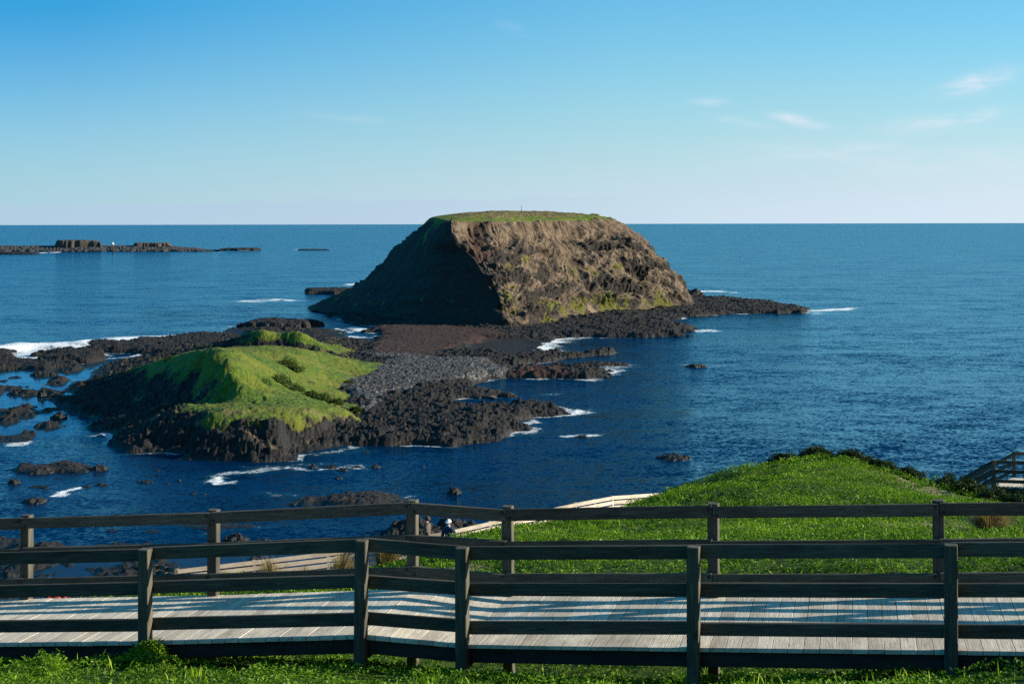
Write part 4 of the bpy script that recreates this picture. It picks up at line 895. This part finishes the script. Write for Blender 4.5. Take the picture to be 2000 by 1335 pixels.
tussock(1932,1050,29.2,.72,.95,'round straw-coloured tussock alone on the open grass, far right', 1500)
tussock(530,1150,33,.78,.62,'dry tussock against the lower boardwalk, leftmost of the row', 620, lean=(-.1, 0))
tussock(664,1142,32,.85,.7,'dry tussock left of the kinked front fence post', 700, lean=(.12, 0))
tussock(752,1125,30.5,.75,.75,'dry tussock right of the kinked front fence post', 700, lean=(.15, 0))
tussock(592,1150,31,.45,.45,'small grey-green tuft between two taller dry tussocks', 260, mat=M_bush)

# ------------------------------------------------------------------ the main boardwalk with its two rail fences
NPX = [(-900,1100,17.9),(-500,1092,17.4),(-130,1080,16.9),(287,1069,16.36),(707,1052,15.9),(905,1066.5,15.65),(1355,1064,14.94),(1855,1060.5,14.3),(2380,1057,13.65),(2900,1054,13.0)]
FH_ = 1.06
NEARP = [Vector(P(a, b, c))-Vector((0, 0, FH_)) for a, b, c in NPX]      # deck level under the near fence posts
perp = Vector((.235, .972, 0)).normalized()
WID = 1.98
FARP = [p+perp*WID for p in NEARP]
for i_, sh_ in ((2, -.07), (3, -.15), (4, -.06)): FARP[i_] = FARP[i_]+(FARP[i_+1]-FARP[i_]).normalized()*sh_
bw = empty('boardwalk', tuple(NEARP[4]), 'grey timber boardwalk crossing the whole foreground', 'boardwalk')
dk = MB()
for i in range(len(NEARP)-1):
    a, b = NEARP[i], NEARP[i+1]; L_ = (b-a).length; n = max(1, round(L_/.158)); d = (b-a)/n
    for k in range(n):
        c0 = a+d*(k+.5); c1 = c0+perp*WID
        q0 = c0-perp*.06; q1 = c1+perp*.06; up = Vector((0, 0, 1))
        nup = d.cross(perp).normalized(); M, s = beam(q0-up*.022+Vector((0, 0, rng.normal(0, .0008))), q1-up*.022+Vector((0, 0, rng.normal(0, .0008))), d.length-.0055, .042, nup)
        s = (s[0]+rng.normal(0, .003), s[1], s[2]); dk.box(M, s, .0022)
dk.build('deck', M_deck, bw)
for side, off in (('n', .02), ('f', WID-.02), ('m', WID/2)):
    jo = MB()
    for i in range(len(NEARP)-1):
        a = NEARP[i]+perp*off-Vector((0, 0, .13)); b = NEARP[i+1]+perp*off-Vector((0, 0, .13)); M, s = beam(a, b, .07, .165); jo.box(M, (s[0]-.004, s[1], s[2]), .006)
    jo.build('bearer', M_dark, bw)
for p in NEARP:
    a = p+perp*.09-Vector((0, 0, .255)); b = p+perp*(WID-.09)-Vector((0, 0, .255)); M, s = beam(a, b, .09, .08); MB().box(M, s, .006).build('cross_beam', M_dark, bw)
def rail_fence(name, label, pts, side, heights, post_ext, railw=.045, railh=.142, posts=.13, drop=1.2, mat=M_wood, skip=()):
    "posts outside, rails on the walking side; each post and each board is a part of its own"
    root = empty(name, tuple(pts[0]), label, 'fence')
    for i, p in enumerate(pts):
        d = ((pts[min(i+1, len(pts)-1)]-pts[max(i-1, 0)])*1.0); d.z = 0; d.normalize(); nrm = Vector((-d.y, d.x, 0))*side
        gz = float(hill(np.array([p.x]), np.array([p.y]))[0])
        top = p.z+FH_+post_ext; bot = min(gz, p.z-.3)-.4; c = p+nrm*(posts/2+.003)
        M = Matrix(((d.x, nrm.x*side, 0, c.x), (d.y, nrm.y*side, 0, c.y), (0, 0, 1, (top+bot)/2), (0, 0, 0, 1)))
        M = M@Matrix.Rotation(rng.normal(0, .006), 4, 'X')@Matrix.Rotation(rng.normal(0, .006), 4, 'Y')
        MB().box(M, (posts, posts, top-bot), .008, .0015).build('post', mat, root)
    for i in range(len(pts)-1):
        for j, hgt0 in enumerate(heights):
            a = pts[i]+Vector((0, 0, hgt0+rng.normal(0, .007))); b = pts[i+1]+Vector((0, 0, hgt0+rng.normal(0, .007)))
            d = b-a; d.z = 0; d.normalize(); nrm = Vector((-d.y, d.x, 0))*side
            o = -nrm*(railw/2+.003); M, s = beam(a+o, b+o, railw*rng.uniform(.96, 1.04), railh*rng.uniform(.97, 1.03))
            MB().box(M, (s[0]-.004, s[1], s[2]), .006, .003).build('rail', mat, root)
    if side > 0:        # bolt heads on the walking side of the rails
        for i in range(1, len(pts)-1):
            d = pts[i+1]-pts[i-1]; d.z = 0; d.normalize(); nrm = Vector((-d.y, d.x, 0))*side
            for hgt0 in heights:
                for o_ in (-.045, .05):
                    q = pts[i]+d*o_+Vector((0, 0, hgt0+(.03 if o_ < 0 else -.03)))-nrm*(railw+.002); tubes('bolt_head', [(tuple(q), tuple(q-nrm*.014), .017)], M_steel_dark, root, 8)
    return root
M_steel_dark = mat_plain('dark_steel', (.015, .014, .013), .6)
RH = [FH_-.071, .60, .205]
rail_fence('rail_fence', 'nearer timber rail fence along the front edge of the boardwalk', NEARP, -1, [FH_-.073, .59, .175], .004)
rail_fence('rail_fence', 'farther timber rail fence along the sea side of the boardwalk', FARP, 1, [FH_-.045, .62, .225], .05)

# ------------------------------------------------------------------ lower boardwalk on the slope with pale fence
LB = [P(-150,1190,43)-np.array([0,0,0]), P(120,1172,46), P(345,1111,50.5), P(640,1077,52.5), P(865,1038,54), P(1125,981,59.5), P(1197,968,62.5), P(1287,962,66), P(1370,960,70)]
LB = [Vector(p)-Vector((0, 0, 1.02)) for p in LB]
lw = empty('lower_boardwalk', tuple(LB[4]), 'lower timber boardwalk running along the slope above the sea', 'boardwalk')
dk = MB(); fr = MB()
def off2(i, o):
    d = (LB[min(i+1, len(LB)-1)]-LB[max(i-1, 0)]); d.z = 0; d.normalize(); return LB[i]+Vector((d.y, -d.x, 0))*o
for i in range(len(LB)-1):
    a0, b0, a1, b1 = off2(i, 0), off2(i+1, 0), off2(i, 1.9), off2(i+1, 1.9); n = max(1, round((b0-a0).length/.16))
    for k in range(n):
        t = (k+.5)/n; q0 = a0.lerp(b0, t); q1 = a1.lerp(b1, t); M, s = beam(q0, q1, (b0-a0).length/n-.008, .045); dk.box(M, s, .004)
    for o in (0.05, 1.85):
        M, s = beam(off2(i, o)-Vector((0, 0, .16)), off2(i+1, o)-Vector((0, 0, .16)), .07, .25); fr.box(M, s, .006)
    for t in (0, .5):
        for (u0, u1) in ((a0, b0), (a1, b1)):
            q = u0.lerp(u1, t); M, s = beam(q-Vector((0, 0, 2.4)), q-Vector((0, 0, .05)), .12, .12, (0, 1, 0)); fr.box(M, s, .006)
dk.build('deck', M_deck, lw); fr.build('under_frame', M_dark, lw)
def pale_fence(name, label, pts, side, heights, mat, ph=.02, sp=2.2):
    root = empty(name, tuple(pts[0]), label, 'fence')
    for i in range(len(pts)-1):
        a, b = pts[i], pts[i+1]; n = max(1, round((b-a).length/sp)); d = b-a; d.z = 0; d.normalize(); nrm = Vector((-d.y, d.x, 0))*side
        for k in range(n+(i == len(pts)-2)):
            q = a.lerp(b, k/n)+nrm*.065; M, s = beam(q-Vector((0, 0, .3)), q+Vector((0, 0, 1.0+ph)), .11, .11, (d.x, d.y, 0)); MB().box(M, s, .006).build('post', mat, root)
        for h in heights:
            M, s = beam(a+Vector((0, 0, h))-nrm*.025, b+Vector((0, 0, h))-nrm*.025, .045, .15); MB().box(M, (s[0]-.003, s[1], s[2]), .006).build('rail', mat, root)
    return root
pale_fence('rail_fence', 'pale sunlit four-board fence on the sea side of the lower boardwalk', LB[2:], 1, [.945, .735, .525, .315], M_pale)
pale_fence('rail_fence', 'short dark return of the lower fence at its left end', [LB[2], LB[2]+Vector((-1.4, 3.0, -.55))], 1, [.945, .735, .525], M_wood)

# ------------------------------------------------------------------ stair landing at the right edge
st = empty('stair_landing', tuple(P(1939,960,58)), 'dark timber stair landing with handrails at the right edge above the sea', 'staircase')
A0 = Vector((19.6, 58, 19.27)); A1 = Vector((24.5, 57.4, 19.17)); Bk = Vector((21.2, 60.05, 19.27)); B1 = Vector((26.1, 59.5, 19.17)); dn = Vector((-.78, .62, -.66)); dn_h = Vector((-.78, .62, 0)).normalized()
dk = MB(); n = 30
for k in range(n):
    t = (k+.5)/n; q0 = A0.lerp(A1, t); q1 = Bk.lerp(B1, t); M, s = beam(q0, q1, .155, .045); dk.box(M, s, .004)
dk.build('deck', M_deck, st)
for a, b in ((A0, A1), (Bk, B1), (A0, Bk)):
    M, s = beam(a-Vector((0, 0, .17)), b-Vector((0, 0, .17)), .07, .24); MB().box(M, s, .006).build('bearer', M_dark, st)
def pst(p, z0=-2.6, z1=1.08): M, s = beam(p+Vector((0, 0, z0)), p+Vector((0, 0, z1)), .13, .13, (0, 1, 0)); MB().box(M, s, .006).build('post', M_wood, st)
def brd(a, b): M, s = beam(a, b, .045, .14); MB().box(M, s, .005).build('rail', M_wood, st)
for (a, b) in ((A0, A1), (Bk, B1)):
    for t in (0, .255, .51, .765, 1): pst(a.lerp(b, t)+Vector((0, -.07 if a is A0 else .07, 0)))
    for h in (1.0, .62, .22): brd(a+Vector((0, 0, h)), b+Vector((0, 0, h)))
    for h in (1.0, .66, .32): brd(a+Vector((0, 0, h)), a+dn*3.3+Vector((0, 0, h)))
    pst(a+dn*1.65, -2.0, 1.05); pst(a+dn*3.3, -1.4, 1.05)
for k in range(1, 13):
    q = A0+dn*(k*.26); r = Bk+dn*(k*.26); M, s = beam(q, r, .27, .045); MB().box(M, s, .004).build('tread', M_deck, st)

# ------------------------------------------------------------------ people on the lower boardwalk
def add_skin_layer(me):
    import bmesh
    bm = bmesh.new(); bm.from_mesh(me); bm.verts.layers.skin.verify(); bm.to_mesh(me); bm.free()
def skin(name, joints, edges, mat, parent=None, sub=2, root=0):
    import bmesh
    me = bpy.data.meshes.new(name); me.from_pydata([j[0] for j in joints], edges, []); add_skin_layer(me)
    o = bpy.data.objects.new(name, me); C.objects.link(o)
    md = o.modifiers.new('s', 'SKIN'); md.branch_smoothing = .4; sb = o.modifiers.new('u', 'SUBSURF'); sb.levels = sub; sb.render_levels = sub
    sv = me.skin_vertices[0].data
    for i, j in enumerate(joints):
        sv[i].radius = (j[1], j[2] if len(j) > 2 else j[1]); sv[i].use_root = (i == root)
    bpy.context.view_layer.update(); dg = bpy.context.evaluated_depsgraph_get()
    m2 = bpy.data.meshes.new_from_object(o.evaluated_get(dg)); o.modifiers.clear(); o.data = m2; m2.materials.clear(); m2.materials.append(mat)
    for p in m2.polygons: p.use_smooth = True
    if parent is not None: o.parent = parent
    return o
M_skin = mat_plain('skin_tone', (.42, .24, .16), .55); M_hair = mat_plain('brown_hair', (.07, .035, .018), .7); M_fair = mat_plain('fair_hair', (.42, .26, .12), .7)
M_khaki = mat_plain('grey_brown_cloth', (.10, .088, .07), .9); M_navy = mat_plain('navy_cloth', (.012, .030, .075), .8); M_red = mat_plain('red_cloth', (.28, .03, .035), .8); M_trous = mat_plain('dark_trouser_cloth', (.02, .02, .025), .9)
M_cap = mat_plain('white_cap_cloth', (.75, .75, .75), .8); M_mask = mat_plain('pale_blue_mask', (.18, .45, .62), .8); M_glass = mat_plain('dark_lens', (.01, .01, .01), .2); M_shoe = mat_plain('dark_shoe', (.02, .018, .016), .7)
def blob(name, c, r, mat, parent, cut=None, n=20, m_=14):
    v = []
    for i in range(m_+1):
        for j in range(n):
            th = math.pi*i/m_; ph = 2*math.pi*j/n; v.append((c[0]+r[0]*math.sin(th)*math.cos(ph), c[1]+r[1]*math.sin(th)*math.sin(ph), c[2]+r[2]*math.cos(th)))
    v = np.array(v)
    if cut is not None: v[:, 2] = np.maximum(v[:, 2], cut)
    return mesh(name, v, gridf(m_+1, n, True), mat, parent=parent)
def person(pos, H, yaw, label, coat, hair, cap=None, mask=False, glasses=False, step=.08, group='walkers on the lower boardwalk', trous=None):
    "local axes: facing +Y, left hand at -X; feet on the deck at pos"
    k = H/1.75; root = empty('person', tuple(pos), label, 'person', group); root.rotation_euler = (0, 0, yaw)
    J = []; E = []
    def j(x, y, z, r, r2=None, par=None):
        J.append(((x*k, y*k, z*k), r*k, (r2 or r)*k)); i = len(J)-1
        if par is not None: E.append((par, i))
        return i
    pel = j(0, 0, .95, .135, .10); wai = j(0, .005, 1.10, .125, .095, pel); che = j(0, .0, 1.30, .155, .105, wai); up = j(0, -.01, 1.42, .12, .085, che); nk = j(0, .01, 1.50, .055, None, up); hd = j(0, .025, 1.60, .078, .088, nk); tp = j(0, .02, 1.69, .062, .075, hd)
    nose = j(0, .115, 1.605, .014, None, hd)
    for s in (-1, 1):
        sh = j(s*.17, -.01, 1.405, .062, None, up); el = j(s*.235, -.03+step*s*.4, 1.13, .042, None, sh); wr = j(s*.225, .05+step*s, .90, .029, None, el); pm = j(s*.222, .075+step*s, .84, .034, .018, wr)
        for q in range(4): f1 = j(s*(.222)+0*.01, .045+q*.02+step*s, .78, .0095, None, pm); f2 = j(s*.212, .05+q*.02+step*s, .735+abs(q-1.5)*.006, .008, None, f1)
        t1 = j(s*.205, .115+step*s, .825, .010, None, pm); t2 = j(s*.20, .128+step*s, .79, .009, None, t1)
        hp_ = j(s*.09, 0, .90, .092, None, pel); kn = j(s*.10, .03-step*s*1.2, .50, .06, None, hp_); an = j(s*.105, -.02-step*s*2, .09, .04, None, kn); to = j(s*.115, .12-step*s*2, .03, .032, None, an)
    skin('body', J, E, M_skin, root)
    # clothes: slightly larger shells
    J = []; E = []
    w_ = j(0, 0, .90, .162, .125); c0 = j(0, .005, 1.10, .152, .122, w_); c1 = j(0, 0, 1.30, .178, .128, c0); c2 = j(0, -.01, 1.43, .165, .118, c1); c3 = j(0, .0, 1.50, .095, None, c2); j(0, .005, 1.535, .085, None, c3)
    for s in (-1, 1):
        sh = j(s*.172, -.01, 1.415, .092, None, c2); el = j(s*.238, -.03+step*s*.4, 1.13, .058, None, sh); j(s*.226, .045+step*s, .915, .045, None, el)
    skin('jacket', J, E, coat, root)
    J = []; E = []
    p0 = j(0, 0, .96, .142, .112)
    for s in (-1, 1): hp_ = j(s*.09, 0, .88, .105, None, p0); kn = j(s*.10, .03-step*s*1.2, .50, .074, None, hp_); j(s*.105, -.015-step*s*2, .11, .06, None, kn)
    skin('trousers', J, E, trous or M_trous, root)
    for s in (-1, 1): blob('shoe', (s*.112*k, (.06-step*s*2)*k, .045*k), (.05*k, .14*k, .05*k), M_shoe, root, cut=.002)
    for s in (-1, 1): blob('ear', (s*.079*k, .01*k, 1.60*k), (.012*k, .022*k, .034*k), M_skin, root, n=10, m_=8)
    for s in (-1, 1): blob('eye', (s*.032*k, .096*k, 1.625*k), (.013*k, .010*k, .009*k), M_glass, root, n=8, m_=6)
    blob('mouth', (0, .103*k, 1.548*k), (.024*k, .010*k, .007*k), mat_mouth, root, n=8, m_=6)
    blob('hair', (0, -.012*k, 1.655*k), (.094*k, .108*k, .105*k), hair, root, cut=1.60*k)
    if cap: 
        c = blob('cap', (0, .005*k, 1.672*k), (.102*k, .118*k, .098*k), cap, root, cut=1.655*k); b = blob('brim', (0, .135*k, 1.662*k), (.075*k, .075*k, .010*k), cap, c)
    if mask: blob('face_mask', (0, .085*k, 1.545*k), (.066*k, .045*k, .045*k), M_mask, root)
    if glasses:
        for s in (-1, 1): blob('sunglass_lens', (s*.034*k, .104*k, 1.622*k), (.028*k, .012*k, .02*k), M_glass, root, n=10, m_=8)
    return root
mat_mouth = mat_plain('lip', (.30, .12, .10), .5)
def lbz(x, y):
    best = None
    for i in range(len(LB)-1):
        a, b = LB[i], LB[i+1]; d = b-a; t = max(0, min(1, ((x-a.x)*d.x+(y-a.y)*d.y)/(d.x**2+d.y**2))); q = a+d*t; e = (q.x-x)**2+(q.y-y)**2
        if best is None or e < best[0]: best = (e, q.z)
    return best[1]+.024
def stand(px, Y, ptop, yaw, *a, **kw):
    x = (px-1000)/F*Y; z = lbz(x, Y); H = P(px, ptop, Y)[2]-z
    return person((x, Y, z), max(1.5, min(1.95, H)), yaw, *a, **kw)
stand(833, 53.0, 1007, radians(75), 'person with short brown hair in a grey-brown jacket, turned to the left', M_khaki, M_hair)
stand(875, 52.6, 1014, radians(165), 'person in a navy jacket with white cap, dark glasses and lowered blue mask', M_navy, M_hair, cap=M_cap, mask=True, glasses=True)
stand(92, 45.3, 1126, radians(-70), 'person in a dark blue cap whose head just clears the rail at the far left', M_navy, M_hair, cap=M_navy)
stand(108, 44.8, 1127, radians(20), 'person with fair hair beside the dark blue cap at the far left', M_red, M_fair)

# ------------------------------------------------------------------ dark shrubs on the islet
M_ibush = leaf_mat('islet_shrub_leaf', (.020,.042,.008), (.055,.095,.014), (.12,.16,.03))
def islet_z(x, y): return float(rbf_is(np.array([x]), np.array([y]))[0, 0])
for i, (px, py, z0, wpx, lab) in enumerate([(545,748,5.0,46,'large dark shrub under the bare bank of the islet'), (572,762,4.0,40,'dark shrub beside the large one on the islet bank'), (560,712,5.8,38,'brown-green shrub near the islet summit'), (575,724,5.0,34,'shrub just below the islet summit'),
        (605,775,3.2,30,'left shrub of the trio above the islet shore'), (628,783,2.8,34,'middle shrub of the trio above the islet shore'), (655,792,2.3,28,'right shrub of the trio above the islet shore'), (693,803,1.6,20,'small round shrub at the edge of the pebble beach'),
        (680,742,2.2,18,'dark bush where the islet turf meets the pebbles'), (335,716,5.4,26,'shaded shrub on the western brow of the islet')]):
    q = G(px, py, z0); zz = islet_z(q[0], q[1]); wd = wpx/F*q[1]
    rx = wd/2; n = 1500; th = rng.random(n)*2*np.pi; ph = np.arccos(rng.random(n)); rr = rng.random(n)**.3; hh = rx*.75
    dx = np.sin(ph)*np.cos(th); dy = np.sin(ph)*np.sin(th); dz = np.cos(ph); lum = 1+fbm3(dx*2.5+i*3, dy*2.5, dz*2.5, 3, 260)*.5
    pos = np.stack([dx*rx*rr*lum, dy*rx*rr*lum, dz*hh*rr*lum], -1); nrm = np.stack([dx, dy, dz+.5], -1); nrm /= np.linalg.norm(nrm, axis=1, keepdims=True)
    V, Fq = leaves(pos, nrm, rng.uniform(.16, .38, n), tilt=.9)
    tag(mesh('shrub', V, Fq, M_ibush, {'rnd': np.repeat(np.clip(rng.random(n)*.9, 0, 1), 4)}, smooth=False, loc=(q[0], q[1], zz-.1)), lab, 'shrub', 'shrubs on the green islet')
